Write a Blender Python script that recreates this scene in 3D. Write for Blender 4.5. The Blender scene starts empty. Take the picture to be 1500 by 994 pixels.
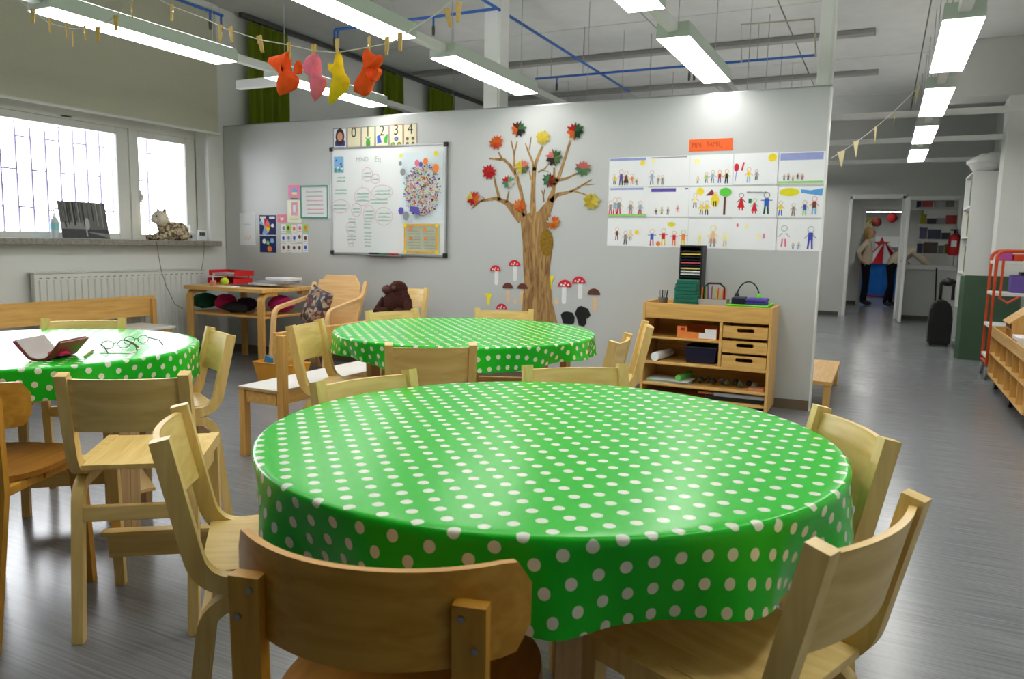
import bpy, bmesh, math, random
from mathutils import Vector, Matrix, noise
random.seed(7)
sc = bpy.context.scene
RAD = math.radians

# ------------------------------------------------------------------ camera
CAM_H, FPX, CX, CY = 1.16, 1111.0, 750.0, 497.0
YAW, PITCH, ROLL = RAD(25.87), RAD(7.136), RAD(1.15)
FW = Vector((-math.sin(YAW) * math.cos(PITCH), math.cos(YAW) * math.cos(PITCH), -math.sin(PITCH)))
_rt = Vector((math.cos(YAW), math.sin(YAW), 0))
_up = _rt.cross(FW)
RT = _rt * math.cos(ROLL) + _up * math.sin(ROLL)
UP = _up * math.cos(ROLL) - _rt * math.sin(ROLL)
CAM = Vector((0, 0, CAM_H))
cd = bpy.data.cameras.new('camera')
cam = bpy.data.objects.new('camera', cd)
sc.collection.objects.link(cam)
cd.sensor_fit = 'HORIZONTAL'
cd.sensor_width = 23.6
cd.lens = FPX / 1500.0 * 23.6
cd.clip_start = 0.05
cd.dof.use_dof = True
cd.dof.focus_distance = 2.3
cd.dof.aperture_fstop = 4.5
M = Matrix((RT, UP, -FW)).transposed().to_4x4()
M.translation = CAM
cam.matrix_world = M
sc.camera = cam

# ------------------------------------------------------------------ world, exposure
sc.view_settings.view_transform = 'Standard'
sc.view_settings.look = 'None'
sc.view_settings.gamma = 1.0
sc.view_settings.exposure = 0.15
sc.view_settings.use_curve_mapping = False
wd = bpy.data.worlds.new('overcast_sky')
sc.world = wd
wd.use_nodes = True
wbg = wd.node_tree.nodes['Background']
wbg.inputs[0].default_value = (0.93, 0.96, 1.0, 1)
wbg.inputs[1].default_value = 12.0
ADDED_UPLIGHT = 0.75  # strength share of the upward strips added to the lamps
LAMP_POWER = 12.5            # emission strength of every ceiling lamp diffuser
pl = bpy.data.lights.new('window_portal', 'AREA')
pl.shape = 'RECTANGLE'; pl.size = 1.05; pl.size_y = 4.1
pl.cycles.is_portal = True
po = bpy.data.objects.new('window_portal', pl)
sc.collection.objects.link(po)
po.location = (-6.5, 3.6, 1.66)
po.rotation_euler = (0, RAD(-90), 0)
sc.cycles.max_bounces = 8
sc.cycles.diffuse_bounces = 4
sc.cycles.glossy_bounces = 4
sc.cycles.transparent_max_bounces = 12
sc.cycles.caustics_reflective = False
sc.cycles.caustics_refractive = False
sc.cycles.sample_clamp_indirect = 6.0

# ------------------------------------------------------------------ pixel -> place
def ray(px, py):
    return FW * FPX + RT * (px - CX) - UP * (py - CY)
def on(axis, v, px, py):
    d = ray(px, py)
    return CAM + d * ((v - CAM[axis]) / d[axis])
def fl(px, py, z=0.0): return on(2, z, px, py)
def onY(px, py, y): return on(1, y, px, py)
def onX(px, py, x): return on(0, x, px, py)

YP = 5.825       # front face of the partition
XW = -6.15       # window wall
XR = 1.5         # right wall
YF = 14.95       # far wall
ZC = 3.45        # ceiling
YB = -6.5        # wall behind the camera

# ------------------------------------------------------------------ materials
def S(r, g, b):
    return tuple(((c / 255) / 12.92 if c / 255 <= 0.04045 else ((c / 255 + 0.055) / 1.055) ** 2.4) for c in (r, g, b)) + (1.0,)
_mats = {}
def pmat(name, rgb, rough=0.5, spec=0.5, var=0.06, scale=8.0, metal=0.0, bump=0.0, coat=0.0, emit=0.0, stretch=(1, 1, 1)):
    """plain surface: one colour with a slight procedural mottling"""
    if name in _mats: return _mats[name]
    m = bpy.data.materials.new(name); m.use_nodes = True
    nt = m.node_tree; b = nt.nodes['Principled BSDF']
    c = S(*rgb)
    tc = nt.nodes.new('ShaderNodeTexCoord'); mp = nt.nodes.new('ShaderNodeMapping')
    mp.inputs['Scale'].default_value = stretch
    nz = nt.nodes.new('ShaderNodeTexNoise'); nz.inputs['Scale'].default_value = scale; nz.inputs['Detail'].default_value = 3
    rp = nt.nodes.new('ShaderNodeValToRGB')
    rp.color_ramp.elements[0].position = 0.3; rp.color_ramp.elements[1].position = 0.7
    rp.color_ramp.elements[0].color = tuple(max(0, x * (1 - var)) for x in c[:3]) + (1,)
    rp.color_ramp.elements[1].color = tuple(min(1, x * (1 + var)) for x in c[:3]) + (1,)
    nt.links.new(tc.outputs['Object'], mp.inputs[0]); nt.links.new(mp.outputs[0], nz.inputs['Vector'])
    nt.links.new(nz.outputs[0], rp.inputs[0]); nt.links.new(rp.outputs[0], b.inputs['Base Color'])
    b.inputs['Roughness'].default_value = rough
    b.inputs['Specular IOR Level'].default_value = spec
    b.inputs['Metallic'].default_value = metal
    if coat:
        b.inputs['Coat Weight'].default_value = coat; b.inputs['Coat Roughness'].default_value = 0.08
    if emit:
        nt.links.new(rp.outputs[0], b.inputs['Emission Color']); b.inputs['Emission Strength'].default_value = emit
    if bump:
        bp = nt.nodes.new('ShaderNodeBump'); bp.inputs['Strength'].default_value = bump; bp.inputs['Distance'].default_value = 0.004
        nt.links.new(nz.outputs[0], bp.inputs['Height']); nt.links.new(bp.outputs[0], b.inputs['Normal'])
    _mats[name] = m
    return m
def ink(r, g, b, rough=0.8):
    return pmat('ink_%d_%d_%d' % (r, g, b), (r, g, b), rough, 0.3, 0.05, 30)
def wood(name, rgb1, rgb2, axis=2, scale=3.0, rough=0.38):
    """fine straight grain running along one object axis"""
    if name in _mats: return _mats[name]
    m = bpy.data.materials.new(name); m.use_nodes = True
    nt = m.node_tree; b = nt.nodes['Principled BSDF']
    tc = nt.nodes.new('ShaderNodeTexCoord'); mp = nt.nodes.new('ShaderNodeMapping')
    s = [14.0, 14.0, 14.0]; s[axis] = 1.1
    mp.inputs['Scale'].default_value = s
    nz = nt.nodes.new('ShaderNodeTexNoise'); nz.inputs['Scale'].default_value = scale; nz.inputs['Detail'].default_value = 5; nz.inputs['Distortion'].default_value = 0.6
    rp = nt.nodes.new('ShaderNodeValToRGB')
    rp.color_ramp.elements[0].position = 0.35; rp.color_ramp.elements[1].position = 0.65
    rp.color_ramp.elements[0].color = S(*rgb1); rp.color_ramp.elements[1].color = S(*rgb2)
    nt.links.new(tc.outputs['Object'], mp.inputs[0]); nt.links.new(mp.outputs[0], nz.inputs['Vector'])
    nt.links.new(nz.outputs[0], rp.inputs[0]); nt.links.new(rp.outputs[0], b.inputs['Base Color'])
    b.inputs['Roughness'].default_value = rough; b.inputs['Specular IOR Level'].default_value = 0.45
    _mats[name] = m
    return m
def glass_mat():
    if 'pane_glass' in _mats: return _mats['pane_glass']
    m = bpy.data.materials.new('pane_glass'); m.use_nodes = True
    nt = m.node_tree; nt.nodes.remove(nt.nodes['Principled BSDF'])
    tr = nt.nodes.new('ShaderNodeBsdfTransparent'); gl = nt.nodes.new('ShaderNodeBsdfGlossy')
    gl.inputs['Roughness'].default_value = 0.02
    fr = nt.nodes.new('ShaderNodeFresnel'); fr.inputs[0].default_value = 1.45
    mx = nt.nodes.new('ShaderNodeMixShader'); out = nt.nodes['Material Output']
    nt.links.new(fr.outputs[0], mx.inputs[0]); nt.links.new(tr.outputs[0], mx.inputs[1]); nt.links.new(gl.outputs[0], mx.inputs[2])
    nt.links.new(mx.outputs[0], out.inputs[0])
    _mats['pane_glass'] = m
    return m

BIRCH = wood('birch_upright', (224, 188, 112), (238, 206, 134), 2)
BIRCH_X = wood('birch_across', (224, 188, 112), (240, 208, 138), 0)
BIRCH_Y = wood('birch_forward', (222, 186, 110), (238, 206, 134), 1)
AMBER = wood('aged_birch_upright', (188, 132, 40), (206, 152, 58), 2)
AMBER_X = wood('aged_birch_across', (188, 132, 40), (208, 154, 60), 0)
AMBER_SEAT = wood('aged_birch_seat_shaded', (150, 98, 30), (170, 116, 42), 1)  # browner than the frame: shade on the seat put into its colour
PINE = wood('pine_lacquer_upright', (206, 158, 84), (222, 176, 102), 2)
PINE_X = wood('pine_lacquer_across', (206, 158, 84), (224, 180, 106), 0)
PINE_Y = wood('pine_lacquer_forward', (206, 158, 84), (224, 180, 106), 1)
LEGWOOD = wood('table_leg_birch', (176, 142, 98), (196, 162, 116), 2)
WHITE = pmat('white_paint', (226, 227, 224), 0.45, 0.4, 0.015, 3)
WALLM = pmat('wall_paint', (224, 226, 222), 0.5, 0.35, 0.02, 1.5)
PARTM = pmat('partition_board', (188, 191, 190), 0.3, 0.45, 0.012, 1.2)
GREYW = pmat('grey_wall_paint', (194, 196, 191), 0.6, 0.3, 0.02, 1.5)
CEILM = pmat('ceiling_board', (206, 207, 204), 0.8, 0.2, 0.03, 6)
METAL = pmat('brushed_metal', (170, 172, 174), 0.35, 0.5, 0.03, 20, metal=0.9)
BLACK = pmat('black_plastic', (22, 22, 24), 0.45, 0.4, 0.05, 12)
BLUEP = pmat('blue_pipe_paint', (30, 92, 176), 0.4, 0.5, 0.03, 10)
PAPER = pmat('white_paper', (232, 234, 236), 0.8, 0.2, 0.015, 5)
ORANGE = pmat('orange_tube_paint', (214, 76, 30), 0.35, 0.5, 0.03, 10)

# ------------------------------------------------------------------ objects
def link(o): sc.collection.objects.link(o)
def obj(name, bm, mats, parent=None, smooth=False, loc=None, rotz=None):
    bmesh.ops.recalc_face_normals(bm, faces=bm.faces)
    me = bpy.data.meshes.new(name); bm.to_mesh(me); bm.free()
    if not isinstance(mats, (list, tuple)): mats = [mats]
    for m in mats: me.materials.append(m)
    if smooth:
        for p in me.polygons: p.use_smooth = True
        try: me.set_sharp_from_angle(angle=RAD(40))
        except Exception: pass
    o = bpy.data.objects.new(name, me); link(o)
    if parent is not None: o.parent = parent
    if loc is not None: o.location = loc
    if rotz is not None: o.rotation_euler = (0, 0, rotz)
    return o
def tag(o, label, cat, group=None):
    o['label'] = label; o['category'] = cat
    if group: o['group'] = group
    return o
def thing(name, label, cat, loc=(0, 0, 0), rotz=0.0, group=None):
    o = bpy.data.objects.new(name, None); link(o)
    o.empty_display_size = 0.1
    o.location = loc; o.rotation_euler = (0, 0, rotz)
    return tag(o, label, cat, group)
def struct(name, bm, mats, parent=None, smooth=False):
    o = obj(name, bm, mats, parent, smooth)
    if parent is None: o['kind'] = 'structure'
    return o
def dup(root, loc, rotz, label, group=None):
    r = root.copy(); link(r); r.location = loc; r.rotation_euler = (0, 0, rotz); r['label'] = label
    if group: r['group'] = group
    for ch in list(root.children):
        c = ch.copy(); link(c); c.parent = r
        for g in list(ch.children):
            d = g.copy(); link(d); d.parent = c
    return r
def B(): return bmesh.new()

# ------------------------------------------------------------------ shapes
def setmi(faces, mi):
    for f in faces: f.material_index = mi
def box(bm, x0, x1, y0, y1, z0, z1, bev=0.0, mi=0, mtx=None):
    vs = [bm.verts.new((x, y, z)) for x in (x0, x1) for y in (y0, y1) for z in (z0, z1)]
    q = [(0, 1, 3, 2), (4, 6, 7, 5), (0, 4, 5, 1), (2, 3, 7, 6), (0, 2, 6, 4), (1, 5, 7, 3)]
    fs = [bm.faces.new([vs[i] for i in f]) for f in q]
    setmi(fs, mi)
    if bev > 0:
        es = list({e for f in fs for e in f.edges})
        r = bmesh.ops.bevel(bm, geom=es, offset=bev, segments=2, affect='EDGES', profile=0.5)
        setmi(r['faces'], mi)
        vs = list({v for f in r['faces'] for v in f.verts} | {v for v in vs if v.is_valid})
    if mtx is not None: bmesh.ops.transform(bm, matrix=mtx, verts=vs)
    return vs
def fillet(pts, r, n=6):
    """round the inner corners of a 2-D polyline"""
    out = [pts[0]]
    for i in range(1, len(pts) - 1):
        a, b, c = Vector(pts[i - 1]), Vector(pts[i]), Vector(pts[i + 1])
        u, v = (a - b).normalized(), (c - b).normalized()
        ang = u.angle(v); t = min(r / math.tan(ang / 2), (a - b).length * 0.49, (c - b).length * 0.49)
        p, q = b + u * t, b + v * t
        for k in range(n + 1):
            s = k / n
            out.append(tuple((p * (1 - s) ** 2 + b * 2 * s * (1 - s) + q * s * s)))
    out.append(pts[-1])
    return out
def ribbon(bm, path, thick, x0, x1, mi=0, mtx=None):
    """a bent board: a path in the local YZ plane, extruded across X"""
    n = len(path); rings = []
    for i, (y, z) in enumerate(path):
        a = Vector(path[max(i - 1, 0)]); b = Vector(path[min(i + 1, n - 1)])
        t = (b - a).normalized(); nrm = Vector((-t.y, t.x)) * thick / 2
        rings.append([bm.verts.new((x, y + s * nrm.x, z + s * nrm.y)) for x, s in ((x0, 1), (x1, 1), (x1, -1), (x0, -1))])
    fs = []
    for a, b in zip(rings, rings[1:]):
        for k in range(4): fs.append(bm.faces.new((a[k], a[(k + 1) % 4], b[(k + 1) % 4], b[k])))
    fs.append(bm.faces.new(rings[0])); fs.append(bm.faces.new(rings[-1][::-1]))
    setmi(fs, mi)
    vs = [v for r in rings for v in r]
    if mtx is not None: bmesh.ops.transform(bm, matrix=mtx, verts=vs)
    return vs
def soften(bm, r=0.005):
    es = [e for e in bm.edges if len(e.link_faces) == 2 and e.calc_face_angle(0) > 1.0]
    bmesh.ops.bevel(bm, geom=es, offset=r, segments=2, affect='EDGES', profile=0.5)
def tube(bm, pts, r, n=8, mi=0, closed=False):
    pts = [Vector(p) for p in pts]; m = len(pts); rings = []
    up = Vector((0, 0, 1))
    for i, p in enumerate(pts):
        a = pts[(i - 1) % m] if closed else pts[max(i - 1, 0)]
        b = pts[(i + 1) % m] if closed else pts[min(i + 1, m - 1)]
        t = (b - a).normalized()
        s = t.cross(up)
        if s.length < 1e-3: s = t.cross(Vector((0, 1, 0)))
        s.normalize(); w = s.cross(t)
        rr = r[i] if isinstance(r, (list, tuple)) else r
        rings.append([bm.verts.new(p + (s * math.cos(2 * math.pi * k / n) + w * math.sin(2 * math.pi * k / n)) * rr) for k in range(n)])
    fs = []
    rng = range(m) if closed else range(m - 1)
    for i in rng:
        a, b = rings[i], rings[(i + 1) % m]
        for k in range(n): fs.append(bm.faces.new((a[k], a[(k + 1) % n], b[(k + 1) % n], b[k])))
    if not closed:
        fs.append(bm.faces.new(rings[0][::-1])); fs.append(bm.faces.new(rings[-1]))
    setmi(fs, mi)
    return [v for q in rings for v in q]
def lathe(bm, prof, n=20, c=(0, 0, 0), mi=0, mtx=None):
    rings = []
    for r, z in prof:
        rings.append([bm.verts.new((c[0] + r * math.cos(2 * math.pi * k / n), c[1] + r * math.sin(2 * math.pi * k / n), c[2] + z)) for k in range(n)])
    fs = []
    for a, b in zip(rings, rings[1:]):
        for k in range(n): fs.append(bm.faces.new((a[k], a[(k + 1) % n], b[(k + 1) % n], b[k])))
    fs.append(bm.faces.new(rings[0][::-1])); fs.append(bm.faces.new(rings[-1]))
    setmi(fs, mi)
    vs = [v for q in rings for v in q]
    if mtx is not None: bmesh.ops.transform(bm, matrix=mtx, verts=vs)
    return vs
def prism(bm, poly, d0, d1, mtx=None, mi=0):
    """polygon (x, y) extruded from z=d0 to z=d1, then placed by mtx"""
    a = [bm.verts.new((x, y, d0)) for x, y in poly]; b = [bm.verts.new((x, y, d1)) for x, y in poly]
    n = len(poly); fs = [bm.faces.new(a[::-1]), bm.faces.new(b)]
    for k in range(n): fs.append(bm.faces.new((a[k], a[(k + 1) % n], b[(k + 1) % n], b[k])))
    setmi(fs, mi)
    if mtx is not None: bmesh.ops.transform(bm, matrix=mtx, verts=a + b)
    return a + b
def blob(bm, c, r, seg=12, mtx=None, mi=0, lump=0.0, seed=0):
    res = bmesh.ops.create_uvsphere(bm, u_segments=seg, v_segments=max(6, seg * 2 // 3), radius=1.0)
    vs = res['verts']
    for v in vs:
        k = 1.0
        if lump: k += lump * noise.noise(v.co * 2.3 + Vector((seed, seed * 2, 0)))
        v.co = Vector((v.co.x * r[0] * k, v.co.y * r[1] * k, v.co.z * r[2] * k))
    fs = {f for v in vs for f in v.link_faces}
    setmi(fs, mi)
    m = Matrix.Translation(Vector(c))
    if mtx is not None: m = m @ mtx
    bmesh.ops.transform(bm, matrix=m, verts=vs)
    return vs
def rotz(a): return Matrix.Rotation(a, 4, 'Z')
def wallM(x, z, y=None):
    """local (u right, v up, w out of the wall towards the room) on the partition"""
    y = YP if y is None else y
    return Matrix(((1, 0, 0, x), (0, 0, -1, y), (0, 1, 0, z), (0, 0, 0, 1)))

class Pad:
    """flat print on a sheet: shapes in (u, v) metres, each laid a hair above the last"""
    def __init__(self, w, h, base, mtx, t=0.0015):
        self.bm = B(); self.mats = [base]; self.m = mtx; self.d = t; self.w = w; self.h = h
        prism(self.bm, [(0, 0), (w, 0), (w, h), (0, h)], 0.0, t, mtx)
    def mi(self, mat):
        if mat not in self.mats: self.mats.append(mat)
        return self.mats.index(mat)
    def poly(self, pts, mat):
        self.d += 0.00006
        vs = [self.bm.verts.new((x, y, self.d)) for x, y in pts]
        f = self.bm.faces.new(vs); f.material_index = self.mi(mat)
        bmesh.ops.transform(self.bm, matrix=self.m, verts=vs)
    def rect(self, x0, y0, x1, y1, mat): self.poly([(x0, y0), (x1, y0), (x1, y1), (x0, y1)], mat)
    def disc(self, x, y, r, mat, ry=None, n=14):
        ry = ry or r
        self.poly([(x + r * math.cos(2 * math.pi * k / n), y + ry * math.sin(2 * math.pi * k / n)) for k in range(n)], mat)
    def stroke(self, pts, w, mat):
        for (x0, y0), (x1, y1) in zip(pts, pts[1:]):
            dx, dy = x1 - x0, y1 - y0; L = math.hypot(dx, dy) or 1e-6
            nx, ny = -dy / L * w / 2, dx / L * w / 2
            self.poly([(x0 + nx, y0 + ny), (x0 - nx, y0 - ny), (x1 - nx, y1 - ny), (x1 + nx, y1 + ny)], mat)
    def ring(self, x, y, r, w, mat, ry=None, n=16):
        ry = ry or r
        self.stroke([(x + r * math.cos(2 * math.pi * k / n), y + ry * math.sin(2 * math.pi * k / n)) for k in range(n + 1)], w, mat)
    def frame(self, w, mat):
        W, Hh = self.w, self.h
        self.rect(0, 0, W, w, mat); self.rect(0, Hh - w, W, Hh, mat); self.rect(0, w, w, Hh - w, mat); self.rect(W - w, w, W, Hh - w, mat)
    def scrib(self, x, y, w, h, mat, n=4, lw=0.0012):
        """a line of handwriting"""
        pts = []
        k = max(3, int(w / (h * 0.55)))
        for i in range(k * 2 + 1):
            pts.append((x + w * i / (k * 2), y + (h if i % 2 else 0) * random.uniform(0.5, 1)))
        self.stroke(pts, lw, mat)
    def text(self, s, x, y, size, mat, sx=1.0):
        cu = bpy.data.curves.new('lettering', 'FONT'); cu.body = s; cu.size = size
        o = bpy.data.objects.new('lettering', cu); link(o)
        dg = bpy.context.evaluated_depsgraph_get()
        me = bpy.data.meshes.new_from_object(o.evaluated_get(dg))
        self.d += 0.0001
        k = self.mi(mat)
        vm = [self.bm.verts.new((x + v.co.x * sx, y + v.co.y, self.d)) for v in me.vertices]
        for p in me.polygons:
            try:
                f = self.bm.faces.new([vm[i] for i in p.vertices]); f.material_index = k
            except ValueError: pass
        bmesh.ops.transform(self.bm, matrix=self.m, verts=vm)
        bpy.data.objects.remove(o); bpy.data.curves.remove(cu); bpy.data.meshes.remove(me)
    def done(self, name, parent=None):
        me = bpy.data.meshes.new(name); self.bm.to_mesh(me); self.bm.free()
        for m in self.mats: me.materials.append(m)
        o = bpy.data.objects.new(name, me); link(o)
        if parent is not None: o.parent = parent
        return o
# ================================================================== the setting
def floor_mat():
    m = bpy.data.materials.new('grey_vinyl_floor'); m.use_nodes = True
    nt = m.node_tree; b = nt.nodes['Principled BSDF']
    tc = nt.nodes.new('ShaderNodeTexCoord'); mp = nt.nodes.new('ShaderNodeMapping')
    mp.inputs['Scale'].default_value = (1.2, 40, 1)
    nz = nt.nodes.new('ShaderNodeTexNoise'); nz.inputs['Scale'].default_value = 3.0; nz.inputs['Detail'].default_value = 6
    n2 = nt.nodes.new('ShaderNodeTexNoise'); n2.inputs['Scale'].default_value = 1.2; n2.inputs['Detail'].default_value = 3
    rp = nt.nodes.new('ShaderNodeValToRGB')
    rp.color_ramp.elements[0].position = 0.3; rp.color_ramp.elements[1].position = 0.72
    rp.color_ramp.elements[0].color = S(106, 108, 112); rp.color_ramp.elements[1].color = S(136, 138, 142)
    rr = nt.nodes.new('ShaderNodeMapRange'); rr.inputs[3].default_value = 0.16; rr.inputs[4].default_value = 0.30
    bp = nt.nodes.new('ShaderNodeBump'); bp.inputs['Strength'].default_value = 0.06; bp.inputs['Distance'].default_value = 0.003
    nt.links.new(tc.outputs['Object'], mp.inputs[0]); nt.links.new(mp.outputs[0], nz.inputs['Vector'])
    nt.links.new(tc.outputs['Object'], n2.inputs['Vector'])
    nt.links.new(nz.outputs[0], rp.inputs[0]); nt.links.new(rp.outputs[0], b.inputs['Base Color'])
    nt.links.new(n2.outputs[0], rr.inputs[0]); nt.links.new(rr.outputs[0], b.inputs['Roughness'])
    nt.links.new(nz.outputs[0], bp.inputs['Height']); nt.links.new(bp.outputs[0], b.inputs['Normal'])
    b.inputs['Specular IOR Level'].default_value = 0.55
    return m
bm = B(); box(bm, XW - 0.4, XR + 0.3, YB - 0.2, 27.0, -0.12, 0.0); struct('floor', bm, floor_mat())

# ceiling: slab with separate boards below it
bm = B(); box(bm, XW - 0.4, XR + 0.3, YB - 0.2, 27.0, ZC + 0.012, ZC + 0.2)
ceil = struct('ceiling', bm, pmat('ceiling_joint', (120, 121, 118), 0.9, 0.1))
bm = B(); box(bm, 0, 1.262, 0, 2.375, ZC, ZC + 0.012, 0.002)
first = None
for ix in range(6):
    for iy in range(10):
        x, y = XW + ix * 1.275, YB + 0.02 + iy * 2.39
        if first is None:
            first = obj('ceiling_panel', bm, CEILM, ceil); first.location = (x, y, 0)
        else:
            o = first.copy(); link(o); o.parent = ceil; o.location = (x, y, 0)

# window wall
W0, W1, WZ0, WZ1 = 1.6, 5.63, 1.085, 2.26
bm = B()
box(bm, XW - 0.36, XW, YB, YF, 0, WZ0); box(bm, XW - 0.36, XW, YB, YF, WZ1, ZC + 0.02)
box(bm, XW - 0.36, XW, YB, W0, WZ0, WZ1); box(bm, XW - 0.36, XW, W1, YF, WZ0, WZ1)
struct('wall_left', bm, WALLM)
bm = B(); box(bm, XW - 0.36, XR + 0.3, YB - 0.2, YB, 0, ZC + 0.02); struct('wall_back', bm, WALLM)
bm = B(); box(bm, XR, XR + 0.3, YB, 27, 0, ZC + 0.02); struct('wall_right', bm, WALLM)
# pilaster and down-stand beam on the right
bm = B(); box(bm, 1.09, XR, 9.85, 10.2, 0, ZC); struct('trim_1', bm, WALLM)
bm = B(); box(bm, 0.45, XR, 9.8, 10.25, 2.85, ZC, 0.005); struct('trim_2', bm, GREYW)
# far wall with door and glazed panel
DX0, DX1, DZ = -0.62, 0.27, 2.13
GX0, GX1, GZ0, GZ1 = 0.30, 1.12, 0.92, 2.09
bm = B()
box(bm, XW, DX0, YF, YF + 0.12, 0, ZC + 0.02); box(bm, DX0, XR, YF, YF + 0.12, DZ, ZC + 0.02)
box(bm, DX1, GX0, YF, YF + 0.12, 0, DZ); box(bm, GX1, XR, YF, YF + 0.12, 0, DZ)
box(bm, GX0, GX1, YF, YF + 0.12, 0, GZ0); box(bm, GX0, GX1, YF, YF + 0.12, GZ1, DZ)
struct('wall_far', bm, GREYW)
BROWN = pmat('brown_baseboard', (112, 98, 80), 0.5, 0.4, 0.05)
DARKB = pmat('dark_baseboard', (78, 74, 68), 0.5, 0.4, 0.05)
bm = B(); box(bm, XW, DX0 - 0.06, YF - 0.012, YF, 0, 0.07); box(bm, DX1 + 0.06, XR, YF - 0.012, YF, 0, 0.07); struct('baseboard_far', bm, DARKB)
bm = B(); box(bm, XW, XW + 0.012, YB, YF - 0.02, 0, 0.07); struct('baseboard_left', bm, DARKB)

# partition with its edge strip and plinth
PT = onY(1220, 126, YP).z
PX1 = -0.405
bm = B(); box(bm, XW + 0.012, PX1 - 0.012, YP, YP + 0.09, 0.075, PT); struct('wall_partition', bm, PARTM)
bm = B(); box(bm, PX1 - 0.012, PX1, YP - 0.003, YP + 0.093, 0.0, PT, 0.002); struct('trim_3', bm, WHITE)
bm = B(); box(bm, XW + 0.012, PX1 - 0.013, YP + 0.004, YP + 0.086, 0, 0.074); struct('baseboard_partition', bm, BROWN)
bm = B(); box(bm, XW + 0.012, PX1, YP - 0.001, YP + 0.091, PT + 0.0005, PT + 0.009); struct('trim_4', bm, METAL)
for k, (a, b) in enumerate(((-3.146, -2.99), (-0.512, -0.412))):
    bm = B(); box(bm, a, b, YP + 0.01, YP + 0.17, PT + 0.01, ZC, 0.006)
    box(bm, a + 0.02, b - 0.02, YP + 0.004, YP + 0.02, PT + 0.01, ZC)
    struct('trim_%d' % (5 + k), bm, WHITE)

# stone sill
STONE = pmat('grey_stone_sill', (142, 138, 130), 0.45, 0.4, 0.25, 40, stretch=(1, 1, 1))
bm = B(); box(bm, XW - 0.34, XW + 0.13, W0 - 0.05, W1 + 0.03, 1.085, 1.135, 0.006); struct('trim_7', bm, STONE)

# window: frame bars, two sashes, panes, handle
XG = -6.37
def wy(px): return onX(px, 260, XG).y
ym0, ym1, yg1, yr0, yr1, ye = wy(169), wy(186), wy(193), wy(201), wy(269), wy(286)
zt0 = onX(100, 186, XG).z; zb0 = onX(100, 340, XG).z
win = bpy.data.objects.new('window_1', None); link(win); win['kind'] = 'structure'
WF = pmat('window_frame_paint', (222, 223, 218), 0.4, 0.4, 0.02)
def wbar(name, y0, y1, z0, z1, d=0.07):
    bm = B(); box(bm, XG - d / 2, XG + d / 2, y0, y1, z0, z1, 0.004); return obj(name, bm, WF, win)
wbar('mullion', ym1, yg1, zb0 - 0.05, zt0 + 0.06, 0.1)
wbar('frame_top', W0, W1, zt0 + 0.06, WZ1, 0.1); wbar('frame_bottom', W0, W1, 1.132, zb0 - 0.05, 0.1)
wbar('frame_side', ye, W1, zb0 - 0.05, zt0 + 0.06, 0.1)
ya = 1.6
for y0, y1, g0, g1 in ((ya, ym1, ya + 0.06, ym0), (yg1, ye, yr0, yr1)):
    for n, a, b, c, d in (('sash_stile', y0, g0, zb0 - 0.05, zt0 + 0.06), ('sash_stile', g1, y1, zb0 - 0.05, zt0 + 0.06),
                          ('sash_rail', g0, g1, zb0 - 0.05, zb0), ('sash_rail', g0, g1, zt0, zt0 + 0.06)):
        wbar(n, a + 0.001, b - 0.001, c, d)
    bm = B(); box(bm, XG - 0.003, XG + 0.003, g0, g1, zb0, zt0); obj('pane', bm, glass_mat(), win)
bm = B(); box(bm, XG + 0.036, XG + 0.05, wy(198), wy(202), 1.48, 1.6, 0.004); box(bm, XG + 0.05, XG + 0.07, wy(198.5), wy(201.5), 1.5, 1.56, 0.004)
obj('window_handle', bm, WHITE, win)
bm = B(); box(bm, XG + 0.03, XG + 0.05, wy(88), wy(104), zt0 + 0.07, zt0 + 0.09, 0.003); obj('vent_slot', bm, METAL, win)
# grille of upright bars outside
gr = thing('security_grille', 'pale upright bar grille with staggered short rungs outside the window', 'grille', (-6.75, 3.6, 1.0))
GRM = pmat('pale_bar_paint', (92, 86, 114), 0.5, 0.3, 0.02)
bmv = B(); box(bmv, -0.008, 0.008, -0.007, 0.007, -0.1, 1.5)
bmh = B(); box(bmh, -0.007, 0.007, 0, 0.128, -0.007, 0.007)
pv = obj('bar', bmv, GRM, gr); ph = obj('rung', bmh, GRM, gr)
fv = fh = True
for k in range(31):
    y = -2.1 + k * 0.13
    if fv: pv.location = (0, y, 0); fv = False
    else: o = pv.copy(); link(o); o.parent = gr; o.location = (0, y, 0)
    for z in ((0.12, 0.72, 1.3) if k % 2 else (0.4, 1.0)):
        if fh: ph.location = (0, y, z); fh = False
        else: o = ph.copy(); link(o); o.parent = gr; o.location = (0, y, z)

# roller blind in front of the upper wall
rb = thing('roller_blind', 'grey green roller blind pulled down over the top of the window', 'blind', (XW + 0.06, 3.8, 2.2))
BLM = pmat('blind_cloth', (194, 194, 174), 0.85, 0.2, 0.03, 60)
bm = B(); box(bm, -0.002, 0.002, -2.3, 1.915, 0.01, 1.19); obj('blind_cloth', bm, BLM, rb)
bm = B(); tube(bm, [(0, -2.31, 0.0), (0, 1.93, 0.0)], 0.012, 10); obj('bottom_rail', bm, WHITE, rb)
bm = B(); tube(bm, [(0, -2.31, 1.215), (0, 1.93, 1.215)], 0.03, 12); obj('roller', bm, WHITE, rb)

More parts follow.
